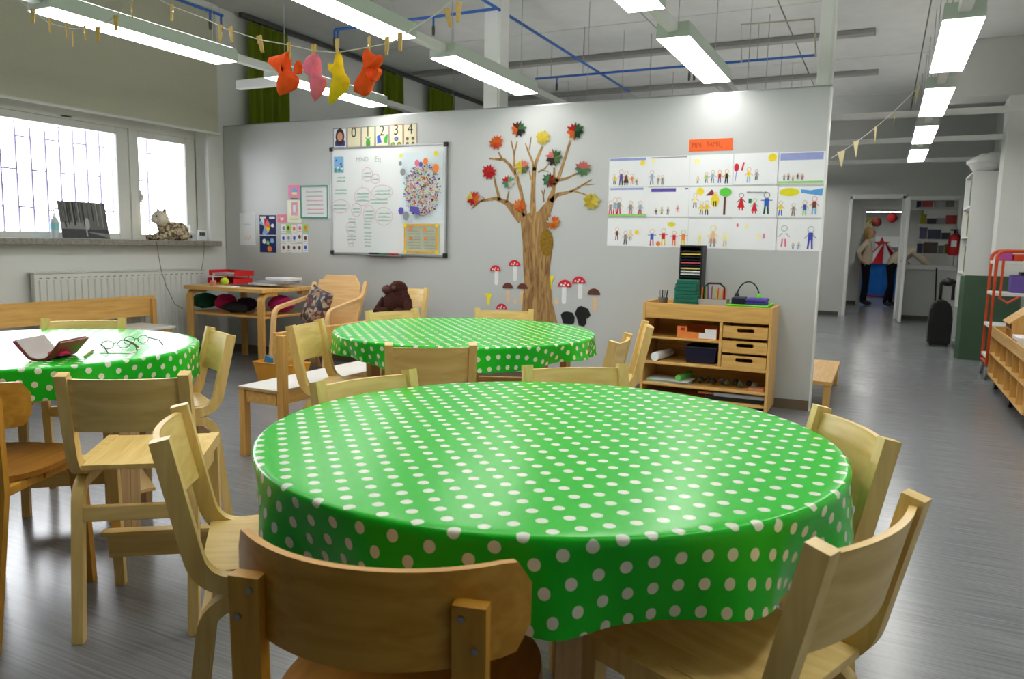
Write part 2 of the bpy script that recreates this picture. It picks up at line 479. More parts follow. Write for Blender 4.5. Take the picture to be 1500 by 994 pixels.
# radiator
ra = thing('radiator', 'white ribbed panel radiator under the window sill', 'radiator', (XW + 0.02, 4.61, 0.2))
RDM = pmat('radiator_enamel', (214, 217, 212), 0.35, 0.45, 0.015)
bm = B(); box(bm, 0.03, 0.085, -0.85, 0.85, 0, 0.65, 0.008); obj('panel', bm, RDM, ra)
bm = B(); box(bm, 0.0, 0.03, -0.83, 0.83, 0.02, 0.6); obj('back_panel', bm, RDM, ra)
bm = B(); box(bm, 0.0, 0.09, -0.855, 0.855, 0.652, 0.662, 0.002); obj('top_grille', bm, RDM, ra)
bm = B(); prism(bm, [(-0.018, 0.0), (0.018, 0.0), (0.012, 0.012), (-0.012, 0.012)], 0.05, 0.60, Matrix.Rotation(RAD(-90), 4, 'Z'))
rib = obj('rib', bm, RDM, ra)
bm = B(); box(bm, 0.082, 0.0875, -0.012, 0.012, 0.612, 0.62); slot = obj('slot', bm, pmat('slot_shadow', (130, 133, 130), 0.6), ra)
for k in range(28):
    y = -0.80 + k * 0.0593
    for src, x in ((rib, 0.084), (slot, 0.0)):
        o = src if k == 0 else src.copy()
        if k: link(o); o.parent = ra
        o.location = (x, y, 0)
bm = B(); tube(bm, [(0.045, -0.85, 0.06), (0.045, -0.93, 0.06), (0.045, -0.93, -0.2)], 0.011, 8); obj('supply_pipe', bm, RDM, ra)

# curtains on the window wall behind the partition
CUR = pmat('olive_curtain_cloth', (140, 158, 40), 0.9, 0.2, 0.12, 14, stretch=(1, 1, 0.2))
for k, (a, b, yy) in enumerate(((363, 424, 100), (560, 592, 120), (628, 667, 140))):
    y0, y1 = onX(a, yy, XW + 0.1).y, onX(b, yy, XW + 0.1).y
    bm = B(); n = 60; rows = []
    for z in (0.25, 1.8, 3.0, 3.38):
        row = []
        for i in range(n + 1):
            t = i / n; amp = 0.035 * (0.6 if z > 3.3 else 1)
            row.append(bm.verts.new((XW + 0.11 + amp * math.sin(t * (y1 - y0) * 48) + 0.01 * math.sin(t * 17 + k), y0 + (y1 - y0) * t, z)))
        rows.append(row)
    for r0, r1 in zip(rows, rows[1:]):
        for i in range(n): bm.faces.new((r0[i], r0[i + 1], r1[i + 1], r1[i]))
    bmesh.ops.solidify(bm, geom=bm.faces[:], thickness=0.004)
    labs = ('wide olive green curtain at the corner where partition meets window wall',
            'olive green curtain in the middle of the rail behind the partition',
            'olive green curtain at the far end of the rail behind the partition')
    tag(obj('curtain', bm, CUR, None, True), labs[k], 'curtain', 'curtains behind the partition')
bm = B(); box(bm, XW + 0.08, XW + 0.13, 6.0, 14.0, 3.395, 3.44, 0.003)
tag(obj('curtain_rail', bm, pmat('rail_dark', (70, 70, 68), 0.5)), 'dark curtain rail running along the ceiling edge of the window wall', 'rail')

# far doorway: frame, open leaf, glazed panel
dr = bpy.data.objects.new('door_1', None); link(dr); dr['kind'] = 'structure'; dr.location = (0, 0, 0)
for n, a in (('jamb', (DX0 - 0.005, DX0 + 0.05, YF - 0.03, YF + 0.14, 0, DZ)), ('jamb', (DX1 - 0.05, DX1 + 0.0, YF - 0.03, YF + 0.14, 0, DZ)), ('head', (DX0, DX1, YF - 0.03, YF + 0.14, DZ - 0.05, DZ + 0.03))):
    bm = B(); box(bm, *a, 0.003); obj(n, bm, WHITE, dr)
lf = B(); box(lf, 0, 0.045, -0.86, 0, 0.01, 2.06, 0.003)
leaf = obj('door_leaf', lf, WHITE, dr); leaf.location = (DX1 - 0.02, YF - 0.035, 0); leaf.rotation_euler = (0, 0, RAD(2))
bm = B()
for s in (-1, 1):
    x = 0.0225 + s * 0.05
    tube(bm, [(0.0225 + s * 0.022, -0.8, 1.02), (x, -0.8, 1.02), (x, -0.69, 1.02)], 0.009, 8)
    box(bm, 0.0225 + s * 0.0225 - 0.003, 0.0225 + s * 0.0225 + 0.003, -0.825, -0.775, 0.93, 1.07, 0.001)
obj('door_handle', bm, METAL, leaf)
w2 = bpy.data.objects.new('window_2', None); link(w2); w2['kind'] = 'structure'
for n, a in (('frame_bar', (GX0, GX0 + 0.05, GZ0, GZ1)), ('frame_bar', (GX1 - 0.05, GX1, GZ0, GZ1)), ('frame_bar', (GX0, GX1, GZ0 - 0.05, GZ0 + 0.03)), ('frame_bar', (GX0, GX1, GZ1 - 0.04, GZ1 + 0.03))):
    bm = B(); box(bm, a[0], a[1], YF - 0.025, YF + 0.135, a[2], a[3], 0.003); obj(n, bm, WHITE, w2)
bm = B(); box(bm, GX0 + 0.05, GX1 - 0.05, YF + 0.05, YF + 0.056, GZ0 + 0.03, GZ1 - 0.04); obj('pane', bm, glass_mat(), w2)

# vestibule and the room beyond
Y2 = 18.45
bm = B(); box(bm, -3.0, -0.47, Y2, Y2 + 0.12, 0, ZC); box(bm, -0.47, 0.75, Y2, Y2 + 0.12, 2.13, ZC); box(bm, 0.75, XR, Y2, Y2 + 0.12, 0, ZC)
struct('wall_vestibule', bm, WALLM)
bm = B(); box(bm, -3.05, -3.0, YF + 0.12, 27, 0, ZC); struct('wall_lobby_left', bm, WALLM)
bm = B(); box(bm, -3.0, XR, 26.0, 26.1, 0, ZC); struct('wall_lobby_end', bm, GREYW)
bm = B(); box(bm, -0.47, -0.42, Y2 - 0.03, Y2 + 0.15, 0, 2.13, 0.003); box(bm, 0.70, 0.75, Y2 - 0.03, Y2 + 0.15, 0, 2.13, 0.003); box(bm, -0.42, 0.70, Y2 - 0.03, Y2 + 0.15, 2.07, 2.14, 0.003)
struct('trim_8', bm, WHITE)
bm = B(); box(bm, -3.0, -0.5, Y2 - 0.012, Y2, 0, 0.07); struct('baseboard_vestibule', bm, DARKB)

# white cross beams below the corridor ceiling
for k, (px, py) in enumerate(((1300, 168), (1300, 206), (1300, 236))):
    y = (8.15, 10.05, 12.1)[k]
    z = onY(px, py, y).z
    bm = B(); box(bm, PX1 - 0.2 - 0.5 * k, XR, y, y + 0.05, z - 0.028, z + 0.028, 0.004); struct('trim_%d' % (9 + k), bm, WHITE)
# cable ducts on the ceiling
DUCT = pmat('grey_cable_duct', (150, 150, 146), 0.5, 0.4, 0.03)
for (a, b, lab) in (((600, 107), (1283, 52), 'grey cable duct on the ceiling above the partition top'), ((700, 143), (1287, 112), 'grey cable duct on the ceiling farther back, beyond the blue pipe crossing')):
    p, q = fl(*a, ZC - 0.03), fl(*b, ZC - 0.03); y = (p.y + q.y) / 2
    bm = B(); box(bm, p.x, q.x, y - 0.07, y + 0.07, ZC - 0.05, ZC - 0.001, 0.008); tag(obj('cable_duct', bm, DUCT), lab, 'duct')
# ================================================================== ceiling lamps
def emit_mat():
    m = bpy.data.materials.new('lamp_diffuser_light'); m.use_nodes = True
    nt = m.node_tree; b = nt.nodes['Principled BSDF']
    tc = nt.nodes.new('ShaderNodeTexCoord'); nz = nt.nodes.new('ShaderNodeTexNoise'); nz.inputs['Scale'].default_value = 5
    rp = nt.nodes.new('ShaderNodeValToRGB')
    rp.color_ramp.elements[0].color = (1.0, 0.985, 0.94, 1); rp.color_ramp.elements[1].color = (1.0, 0.99, 0.95, 1)
    nt.links.new(tc.outputs['Object'], nz.inputs['Vector']); nt.links.new(nz.outputs[0], rp.inputs[0])
    nt.links.new(rp.outputs[0], b.inputs['Emission Color']); b.inputs['Emission Strength'].default_value = LAMP_POWER
    b.inputs['Base Color'].default_value = (0.8, 0.8, 0.8, 1)
    return m
LAMPM = emit_mat()
UPM = emit_mat(); UPM.name = 'added_uplight_glow'; UPM.node_tree.nodes['Principled BSDF'].inputs['Emission Strength'].default_value = LAMP_POWER * ADDED_UPLIGHT
HOUS = pmat('lamp_housing', (196, 206, 196), 0.45, 0.4, 0.02)
ZL = 2.35; LL = 1.3
def make_lamp():
    t = thing('ceiling_lamp', 'lamp', 'ceiling lamp', (0, 0, ZL), 0, 'fluorescent ceiling lamps')
    bm = B(); w = 0.098
    prism(bm, [(-w, 0.004), (w, 0.004), (w - 0.004, 0.085), (-w + 0.004, 0.085)], 0, LL, Matrix(((1, 0, 0, 0), (0, 0, 1, 0), (0, 1, 0, 0), (0, 0, 0, 1))))
    obj('housing', bm, HOUS, t)
    bm = B(); prism(bm, [(-w + 0.006, 0.0), (w - 0.006, 0.0), (w - 0.003, 0.003), (-w + 0.003, 0.003)], 0.012, LL - 0.012, Matrix(((1, 0, 0, 0), (0, 0, 1, 0), (0, 1, 0, 0), (0, 0, 0, 1))))
    obj('diffuser', bm, LAMPM, t)
    for sx in (-1, 1):
        bm = B(); box(bm, sx * 0.068 - 0.02, sx * 0.068 + 0.02, 0.03, LL - 0.03, 0.0855, 0.0875); obj('added_uplight_strip', bm, UPM, t)  # glowing strips added on top to brighten the ceiling
    for y in (0.12, LL - 0.12):
        bm = B(); tube(bm, [(0, y, 0.085), (0, y, ZC - ZL - 0.002)], 0.003, 6); obj('suspension_wire', bm, METAL, t)
    return t
lampdefs = [
    (-4.14, 2.68, 'long lamp beside the roller blind, first in the row nearest the windows'),
    (-4.14, 4.42, 'lamp behind the hanging felt toys, above the whiteboard end of the partition'),
    (-2.66, 2.62, 'lamp above and in front of the hanging felt toys'),
    (-2.66, 4.37, 'lamp in front of the white post above the leaf tree'),
    (-1.177, 2.62, 'lamp over the front round table, before the one over the family drawings'),
    (-1.177, 4.45, 'lamp above the family drawings and the shelf unit'),
    (0.28, 4.64, 'lamp beside the end post of the partition, first of the corridor row'),
    (0.28, 6.49, 'second lamp of the corridor row counted from the partition end'),
    (0.28, 8.36, 'third lamp of the corridor row counted from the partition end'),
    (0.28, 10.22, 'last lamp of the corridor row, next to the far grey wall'),
    (-4.14, 6.9, 'lamp added unseen behind the partition, by the olive curtains'),  # these three behind the partition are unseen, added to light the back room
    (-2.66, 6.9, 'lamp added unseen behind the partition, behind the leaf tree'),
    (-1.177, 6.9, 'lamp added unseen behind the partition, behind the family drawings'),
    (-4.14, 0.85, 'lamp over the front end of the window row'), (-2.66, 0.75, 'lamp over the gap between front table and glasses-case table'), (-1.177, 0.75, 'lamp straight above the front table'), (0.28, 2.77, 'lamp above the corridor side of the front table'), (0.28, 0.9, 'lamp above the corridor, the nearest to the entrance end'),
    (-4.14, 9.0, 'lamp added unseen far behind the partition, in the row nearest the windows'), (-2.66, 9.0, 'lamp added unseen far behind the partition, behind the leaf tree'), (-1.177, 9.0, 'lamp added unseen far behind the partition, behind the drawings'),  # this line and the next: hidden lamps added to brighten the corridor
    (-2.66, 11.2, 'lamp added unseen at the far end of the middle row behind the partition'), (-1.177, 11.2, 'lamp added unseen at the far end of the row behind the drawings'), (-1.177, 13.2, 'lamp added unseen close to the far grey wall behind the partition'),
    (-0.1, 15.9, 'lamp in the vestibule beyond the far doorway'),
    (-0.35, 20.0, 'lamp in the room beyond the vestibule, above the tent'), (-1.6, 21.5, 'lamp added unseen in the room beyond the vestibule, away from the tent'),  # the second one is hidden, added to brighten the far room
]
lamp0 = make_lamp()
for k, (x, y, lab) in enumerate(lampdefs):
    lab = 'white fluorescent ' + lab
    if k == 0:
        lamp0.location = (x, y, ZL); lamp0['label'] = lab
    else:
        dup(lamp0, (x, y, ZL), 0, lab)
dup(lamp0, (.45, 24.6, 2.3), RAD(90), 'white fluorescent lamp hanging crosswise near the last wall')
for x, lab in ((-4.14, 'white lamp rail nearest the windows'), (-2.66, 'white lamp rail above the hanging felt toys'), (-1.177, 'white lamp rail above the family drawings'), (0.28, 'white lamp rail along the corridor')):
    ys = sorted(y for lx, y, _ in lampdefs if abs(lx - x) < .01 and y < 14)
    t = thing('lamp_rail', lab, 'lamp rail', (x, ys[0], ZL), 0, 'rails carrying the lamp rows')
    for ya_, yb_ in zip(ys, ys[1:]):
        bm = B(); box(bm, -0.03, 0.03, ya_ + LL + 0.001 - ys[0], yb_ - 0.001 - ys[0], 0.03, 0.08, 0.004); obj('rail_segment', bm, WHITE, t)
p = fl(345, 121, ZL + 0.05)
bm = B(); box(bm, p.x, -4.2, p.y, p.y + 0.05, ZL + 0.0, ZL + 0.07, 0.004); tag(obj('lamp_rail', bm, WHITE), 'short white cross rail reaching from the window wall to a lamp', 'lamp rail')

# ================================================================== blue sprinkler pipes
def pipe_thing(lab, runs, heads, r=0.013, zp=3.08):
    t = thing('sprinkler_pipe', lab, 'pipe', tuple(runs[0][0]), 0, 'blue sprinkler pipes')
    o0 = Vector(runs[0][0])
    for a, b in runs:
        bm = B(); tube(bm, [Vector(a) - o0, Vector(b) - o0], r, 8); obj('pipe_run', bm, BLUEP, t)
    for h in heads:
        bm = B(); h = Vector(h) - o0; tube(bm, [h, h + Vector((0, 0, -0.075))], 0.009, 8); hd = obj('drop', bm, BLUEP, t)
        bm = B(); lathe(bm, [(0.012, -0.075), (0.014, -0.1), (0.012, -0.15), (0.004, -0.155)], 10, tuple(h)); obj('sprinkler_head', bm, pmat('dull_brass', (88, 84, 74), 0.5, 0.5, 0.05, 10, metal=0.5), t)
    for a, b in runs:
        for f in (0.25, 0.75):
            c = Vector(a) * (1 - f) + Vector(b) * f - o0
            bm = B(); tube(bm, [c, (c.x, c.y, ZC - 0.001 - o0.z)], 0.004, 6); obj('hanger', bm, METAL, t)
    return t
ZPI = 3.08
def pp(px, py): return fl(px, py, ZPI)
xm = pp(820, 70).x
yb1, yb2 = pp(670, 20).y, pp(990, 98).y
pipe_thing('blue sprinkler main pipe running over the partition past the white post', [((xm, 3.0, ZPI), (xm, 9.4, ZPI))], [])
pipe_thing('blue sprinkler branch with drop heads between the hanging toys and white post', [((pp(478, 38).x, yb1, ZPI), (xm - 0.014, yb1, ZPI))], [(pp(479, 40).x + 0.01, yb1, ZPI), (pp(487, 40).x, yb1, ZPI), (pp(632, 23).x, yb1, ZPI)])
pipe_thing('blue sprinkler branch crossing behind the lamp over the family drawings', [((pp(778, 112).x, yb2, ZPI + 0.0), (xm - 0.014, yb2, ZPI)), ((xm + 0.014, yb2, ZPI), (pp(1196, 84).x, yb2, ZPI))], [(pp(811, 110).x, yb2, ZPI), (pp(1010, 96).x, yb2, ZPI), (pp(1018, 96).x, yb2, ZPI)])
q = pp(290, 10)
pipe_thing('blue sprinkler pipe close to the roller blind', [((q.x, 2.6, ZPI), (q.x, pp(332, 22).y, ZPI))], [(q.x, pp(332, 22).y - 0.02, ZPI), (q.x, pp(332, 22).y - 0.14, ZPI)])
# thin pale conduit loop under the ceiling near the partition end
a, b, c, d = onY(1086, 36, 7.2), onY(1193, 28, 7.2), onY(1195, 84, 7.2), onY(1086, 92, 7.2)
bm = B(); tube(bm, [d, a, b, c], 0.008, 8); tag(obj('conduit', bm, pmat('pale_conduit', (176, 172, 156), 0.5)), 'thin pale conduit bent like a gate under the ceiling', 'conduit')

# ================================================================== round tables
ZT = 0.745
def cloth_mat():
    m = bpy.data.materials.new('green_dotted_oilcloth'); m.use_nodes = True
    nt = m.node_tree; b = nt.nodes['Principled BSDF']
    uv = nt.nodes.new('ShaderNodeUVMap')
    mp = nt.nodes.new('ShaderNodeMapping'); mp.inputs['Rotation'].default_value = (0, 0, RAD(-44)); k = 1 / 0.0455; mp.inputs['Scale'].default_value = (k, k, 1)
    fr = nt.nodes.new('ShaderNodeVectorMath'); fr.operation = 'FRACTION'
    sb = nt.nodes.new('ShaderNodeVectorMath'); sb.operation = 'SUBTRACT'; sb.inputs[1].default_value = (0.5, 0.5, 0)
    ln = nt.nodes.new('ShaderNodeVectorMath'); ln.operation = 'LENGTH'
    mr = nt.nodes.new('ShaderNodeMapRange'); mr.inputs[1].default_value = 0.212; mr.inputs[2].default_value = 0.228; mr.inputs[3].default_value = 1; mr.inputs[4].default_value = 0
    mx = nt.nodes.new('ShaderNodeMix'); mx.data_type = 'RGBA'
    mx.inputs[6].default_value = S(30, 194, 38); mx.inputs[7].default_value = S(232, 236, 220)
    L = nt.links
    L.new(uv.outputs[0], mp.inputs[0]); L.new(mp.outputs[0], fr.inputs[0]); L.new(fr.outputs[0], sb.inputs[0])
    cz = nt.nodes.new('ShaderNodeVectorMath'); cz.operation = 'MULTIPLY'; cz.inputs[1].default_value = (1, 1, 0)
    L.new(sb.outputs[0], cz.inputs[0]); L.new(cz.outputs[0], ln.inputs[0]); L.new(ln.outputs['Value'], mr.inputs[0])
    L.new(mr.outputs[0], mx.inputs[0]); L.new(mx.outputs[2], b.inputs['Base Color'])
    nz = nt.nodes.new('ShaderNodeTexNoise'); nz.inputs['Scale'].default_value = 9; nz.inputs['Detail'].default_value = 2
    bp = nt.nodes.new('ShaderNodeBump'); bp.inputs['Strength'].default_value = 0.12; bp.inputs['Distance'].default_value = 0.006
    tc = nt.nodes.new('ShaderNodeTexCoord')
    L.new(tc.outputs['Object'], nz.inputs['Vector']); L.new(nz.outputs[0], bp.inputs['Height']); L.new(bp.outputs[0], b.inputs['Normal'])
    b.inputs['Roughness'].default_value = 0.25; b.inputs['Specular IOR Level'].default_value = 0.25
    return m
CLOTH = cloth_mat()
def table(cx, cy, R, a0, lab, single=()):
    t = thing('round_table', lab + ', pale birch legs', 'table', (cx, cy, 0), 0, 'round tables')
    bm = B(); lathe(bm, [(0.02, 0.705), (R - 0.025, 0.705), (R - 0.012, 0.712), (R - 0.012, 0.735), (R - 0.03, 0.74), (0.02, 0.74)], 64); obj('tabletop', bm, BIRCH_X, t, True)
    for a in a0:
        for s in ((0.0,) if a in single else (-0.022, 0.022)):
            bm = B(); ribbon(bm, fillet([(R - 0.14, 0.0), (R - 0.12, 0.688), (R - 0.34, 0.690)], 0.075, 8), 0.03, s - 0.0212, s + 0.0212, 0, rotz(RAD(a - 90)))
            obj('leg', bm, LEGWOOD, t)
    return t
def tablecloth(cx, cy, R, drop, seed, lab, lift=None):
    bm = B(); uvl = bm.loops.layers.uv.new('UVMap'); N = 180
    rnd = random.Random(seed)
    ph = [rnd.uniform(0, 6.28) for _ in range(6)]
    prof = []
    for r in (0.0001, 0.12, 0.24, 0.36, 0.47, 0.55): prof.append(('t', r * R / 0.62))
    for r in (R - 0.03, R - 0.008, R - 0.003): prof.append(('t', r))
    nd = 10
    for i in range(nd + 1): prof.append(('d', i / nd))
    rings = []
    for kind, v in prof:
        ring = []
        for k in range(N):
            th = 2 * math.pi * k / N
            if kind == 't':
                z = ZT; r = v; rd = v
                if v > R - 0.004: z = ZT - 0.0008
            else:
                s = v
                w = math.sin(9 * th + ph[0]) * 0.42 + math.sin(13 * th + ph[1]) * 0.34 + math.sin(5 * th + ph[2]) * 0.25 + 0.55 * max(0.0, math.sin(4 * th + ph[5])) ** 3 * math.sin(19 * th + ph[3])
                dr = drop * (1 + 0.10 * math.sin(3 * th + ph[3]) + 0.07 * math.sin(7 * th + ph[4]))
                if lift: dr *= lift(th)
                z = ZT - 0.005 - dr * s
                r = R + 0.002 + max(-0.030, min(0.012, -0.008 + 0.04 * w)) * s ** 1.2
                rd = R + dr * s
            co = (cx + r * math.cos(th), cy + r * math.sin(th), z)
            ring.append((bm.verts.new(co), (rd * math.cos(th), rd * math.sin(th))))
        rings.append(ring)
    for a, b in zip(rings, rings[1:]):
        for k in range(N):
            j = (k + 1) % N
            f = bm.faces.new((a[k][0], a[j][0], b[j][0], b[k][0]))
            for lp, src in zip(f.loops, (a[k], a[j], b[j], b[k])): lp[uvl].uv = src[1]
    me = bpy.data.meshes.new('tablecloth'); bmesh.ops.recalc_face_normals(bm, faces=bm.faces); bm.to_mesh(me); bm.free()
    for p in me.polygons: p.use_smooth = True
    me.materials.append(CLOTH)
    o = bpy.data.objects.new('tablecloth', me); link(o)
    return tag(o, lab, 'tablecloth', 'polka dot tablecloths')
TF = (-0.654, 1.538, 0.627); TL = (-2.875, 1.765, 0.585); TM = (-1.80, 3.19, 0.625)
table(*TF, (61, 125, 240, 298), 'round table under the green dotted cloth beside the curved-back chair', (298,))
table(*TL, (5, 90, 185, 270), 'round table under the green dotted cloth that holds the glasses case')
table(*TM, (66, 260, 8, 188), 'round table under the green dotted cloth in front of the leaf tree')
tablecloth(*TF, 0.135, 3, 'large green oilcloth with white dots on the table by the curved-back chair')
tablecloth(*TL, 0.11, 5, 'green oilcloth with white dots under the open red glasses case')
tablecloth(*TM, 0.095, 9, 'green oilcloth with white dots on the table before the leaf tree')

# ================================================================== bentwood chairs
ZB = 0.785
def make_chair():
    t = thing('child_chair', 'chair', 'chair')
    w = 0.172
    for s in (-1, 1):
        x0, x1 = sorted((s * w, s * (w - 0.03)))
        bm = B(); ribbon(bm, fillet([(0.0, ZB), (0.066, 0.487), (0.40, 0.497)], 0.085, 8), 0.036, x0, x1); soften(bm, 0.006); obj('back_post', bm, BIRCH, t, True)
    bm = B(); n = 12; rows = []                                 # curved back board
    for z in (0.618, 0.69, 0.772):
        row = []
        for i in range(n + 1):
            x = -0.1415 + 0.283 * i / n
            y = 0.066 * (ZB - z) / 0.298 - 0.004 - 0.022 * (1 - (x / 0.1415) ** 2)
            row.append((x, y, z))
        rows.append(row)
    for th in (-0.006, 0.006):
        vs = [[bm.verts.new((x, y + th, z)) for x, y, z in r] for r in rows]
        for a, b in zip(vs, vs[1:]):
            for i in range(n): bm.faces.new((a[i], a[i + 1], b[i + 1], b[i]))
        if th < 0: A = vs
        else:
            for a, b in ((A[0], vs[0]), (A[-1], vs[-1])):
                for i in range(n): bm.faces.new((a[i], a[i + 1], b[i + 1], b[i]))
            for e in (0, n):
                for i in range(2): bm.faces.new((A[i][e], A[i + 1][e], vs[i + 1][e], vs[i][e]))
    obj('backrest', bm, BIRCH_X, t, True)
    bm = B(); n = 8; g = []                                     # dished seat plate
    for j in range(7):
        y = 0.06 + 0.345 * j / 6
        g.append([(-0.1415 + 0.283 * i / n, y, 0.511 - 0.008 * math.sin(math.pi * i / n) * math.sin(math.pi * min(1, j / 5))) for i in range(n + 1)])
    tp = [[bm.verts.new(c) for c in r] for r in g]; bt = [[bm.verts.new((c[0], c[1], c[2] - 0.014)) for c in r] for r in g]
    for q in (tp, bt):
        for a, b in zip(q, q[1:]):
            for i in range(n): bm.faces.new((a[i], a[i + 1], b[i + 1], b[i]))
    for i in range(n):
        for j in (0, 6): bm.faces.new((tp[j][i], tp[j][i + 1], bt[j][i + 1], bt[j][i]))
    for j in range(6):
        for i in (0, n): bm.faces.new((tp[j][i], tp[j + 1][i], bt[j + 1][i], bt[j][i]))
    obj('seat', bm, BIRCH_Y, t, True)
    for s in (-1, 1):
        x0, x1 = sorted((s * (w - 0.001), s * (w - 0.031)))
        bm = B(); ribbon(bm, fillet([(0.02, 0.0), (0.075, 0.452), (0.30, 0.463)], 0.07, 8), 0.032, x0, x1); soften(bm, 0.004); obj('leg', bm, BIRCH, t, True)
        bm = B(); ribbon(bm, [(0.405, 0.0), (0.375, 0.478)], 0.03, x0, x1); soften(bm, 0.004); obj('leg', bm, BIRCH, t)
    bm = B(); box(bm, -0.141, 0.141, 0.052, 0.072, 0.345, 0.392, 0.004); obj('stretcher', bm, BIRCH_X, t)
    bm = B(); ribbon(bm, fillet([(0.295, 0.215), (0.36, 0.215), (0.372, 0.11)], 0.045, 6), 0.012, -0.178, 0.178); obj('footrest', bm, BIRCH_X, t, True)
    return t
chairs = [  # pixel of the two back-post tops, the chair faces the side given, label
    ((92, 548), (268, 546), 1, 'birch child chair between an amber chair and the front table, tucked to the glasses-case table'),
    ((233, 645), (263, 592), -1, 'birch child chair at the front table, between the amber chair and the glasses-case table'),
    ((1185, 593), (1288, 645), -1, 'birch child chair at the front table, on the side of the shelf unit and corridor'),
    ((1193, 806), (1351, 721), 1, 'birch child chair pushed under the front table, next to the amber chair, corridor side'),
    ((467, 561), (609, 541.5), -1, 'birch child chair at the front table, backed against the white bench end'),
    ((780.5, 543), (933, 540.5), -1, 'birch child chair at the front table, between that table and the shelf unit'),
    ((567, 499), (692, 499), 1, 'birch child chair at the middle table with its back to the front table'),
    ((449.5, 478), (484, 469.5), -1, 'birch child chair at the middle table, standing against the white bench'),
    ((897.5, 501), (922, 487), 1, 'birch child chair at the middle table, on the side of the shelf unit'),
    ((532.6, 461.5), (614, 456.6), -1, 'birch child chair at the middle table, in front of the brown gorilla'),
    ((695.6, 451), (782, 453), -1, 'birch child chair at the middle table, in front of the tree trunk'),
    ((52, 471), (170, 470), -1, 'birch child chair behind the glasses-case table, in front of the wall bench'),
    ((288.5, 478.6), (320, 492), -1, 'birch child chair at the glasses-case table, on the side of the white bench'),
]
chair0 = None
EXTRA = {2: 0.012, 5: 0.01, 6: 0.15, 7: 0.03, 11: 0.01, 12: 0.024}
for k, (a, b, side, lab) in enumerate(chairs):
    p, q = fl(*a, ZB), fl(*b, ZB)
    if k == 7: q = p + (q - p) * 1.25
    mid = (p + q) / 2; d = (q - p).normalized()
    face = Vector((-d.y, d.x)) * (1 if side > 0 else -1)
    if k == 9: mid = mid * 1.06
    tb = TL if k in (0, 11, 12) else (TF if k < 6 else TM)
    out = (mid.xy - Vector(tb[:2])).dot(-face); need = tb[2] + 0.04 + EXTRA.get(k, 0)
    if out < need: mid = mid - Vector((face.x, face.y, 0)) * (need - out)      # the back stays clear of the cloth
    rz = math.atan2(face.y, face.x) - math.pi / 2
    if chair0 is None:
        chair0 = make_chair(); chair0.location = (mid.x, mid.y, 0); chair0.rotation_euler = (0, 0, rz); chair0['label'] = lab; chair0['group'] = 'birch child chairs'
    else: dup(chair0, (mid.x, mid.y, 0), rz, lab, 'birch child chairs')
p = fl(918, 471, ZB)
dup(chair0, (p.x + 0.12, p.y - 0.04, 0), RAD(110), 'birch child chair standing behind the one at the shelf side of the middle table', 'birch child chairs')

def make_amber():
    t = thing('curved_back_chair', 'chair', 'chair')
    R0 = 0.28; n = 22; z0, z1 = 0.622, 0.75
    bm = B(); ins, outs = [], []
    for i in range(n + 1):
        u = -1 + 2 * i / n; a = u * 0.875
        e = max(0.0, (abs(u) - 0.86) / 0.14); cut = 0.035 * (1 - math.sqrt(max(0, 1 - e * e)))
        for lst, r in ((outs, R0 + 0.006), (ins, R0 - 0.006)):
            x, y = r * math.sin(a), R0 - r * math.cos(a)
            lst.append((bm.verts.new((x, y, z0 + cut + 0.02 * (1 - abs(u)) * -0.4)), bm.verts.new((x, y, z1 - cut))))
    for i in range(n):
        a, b, c, d = outs[i], outs[i + 1], ins[i], ins[i + 1]
        bm.faces.new((a[0], b[0], b[1], a[1])); bm.faces.new((c[0], c[1], d[1], d[0]))
        bm.faces.new((a[1], b[1], d[1], c[1])); bm.faces.new((a[0], c[0], d[0], b[0]))
    for i in (0, n): bm.faces.new((outs[i][0], outs[i][1], ins[i][1], ins[i][0]))
    obj('backrest', bm, AMBER_X, t, True)
    for s in (-1, 1):
        x0, x1 = sorted((s * 0.135, s * 0.18))
        bm = B(); ribbon(bm, fillet([(0.022, 0.712), (0.03, 0.44), (-0.045, 0.0)], 0.2, 6), 0.022, x0, x1)
        lg = obj('leg', bm, AMBER, t)
        for z, x in ((0.695, 0.148), (0.655, 0.166)):
            bm = B(); lathe(bm, [(0.0045, 0), (0.0045, 0.003)], 8, (0, 0, 0), 0, Matrix.Translation((s * x, 0.0115, z)) @ Matrix.Rotation(RAD(90), 4, 'X'))
            obj('screw', bm, METAL, lg)
        bm = B(); ribbon(bm, fillet([(0.43, 0.0), (0.40, 0.436), (0.20, 0.443)], 0.07, 8), 0.026, x0, x1); obj('leg', bm, AMBER, t, True)
        bm = B(); box(bm, x0 + 0.006, x1 - 0.006, 0.03, 0.22, 0.425, 0.452, 0.003); obj('side_rail', bm, AMBER, t)
    bm = B(); pts = []
    for i in range(40):
        a = 2 * math.pi * i / 40; c, s = math.cos(a), math.sin(a)
        pts.append((0.2 * abs(c) ** 0.75 * (1 if c > 0 else -1), 0.245 + 0.205 * abs(s) ** 0.75 * (1 if s > 0 else -1)))
    prism(bm, pts, 0.455, 0.472); obj('seat', bm, AMBER_SEAT, t)
    return t
ends = fl(360, 760, 0.75), fl(780, 808, 0.75)
mid = (ends[0] + ends[1]) / 2; d = (ends[1] - ends[0]).normalized(); fc = Vector((-d.y, d.x))
amb = make_amber()
org = mid.xy - fc * 0.112
amb.location = (org.x, org.y, 0); amb.rotation_euler = (0, 0, math.atan2(fc.y, fc.x) - math.pi / 2)
tag(amb, 'amber curved-back wooden chair pulled up to the near side of the front table', 'chair', 'amber curved-back chairs')
dup(amb, (-2.31, 1.13, 0), RAD(25), 'amber curved-back wooden chair beside the birch chair at the glasses-case table', 'amber curved-back chairs')
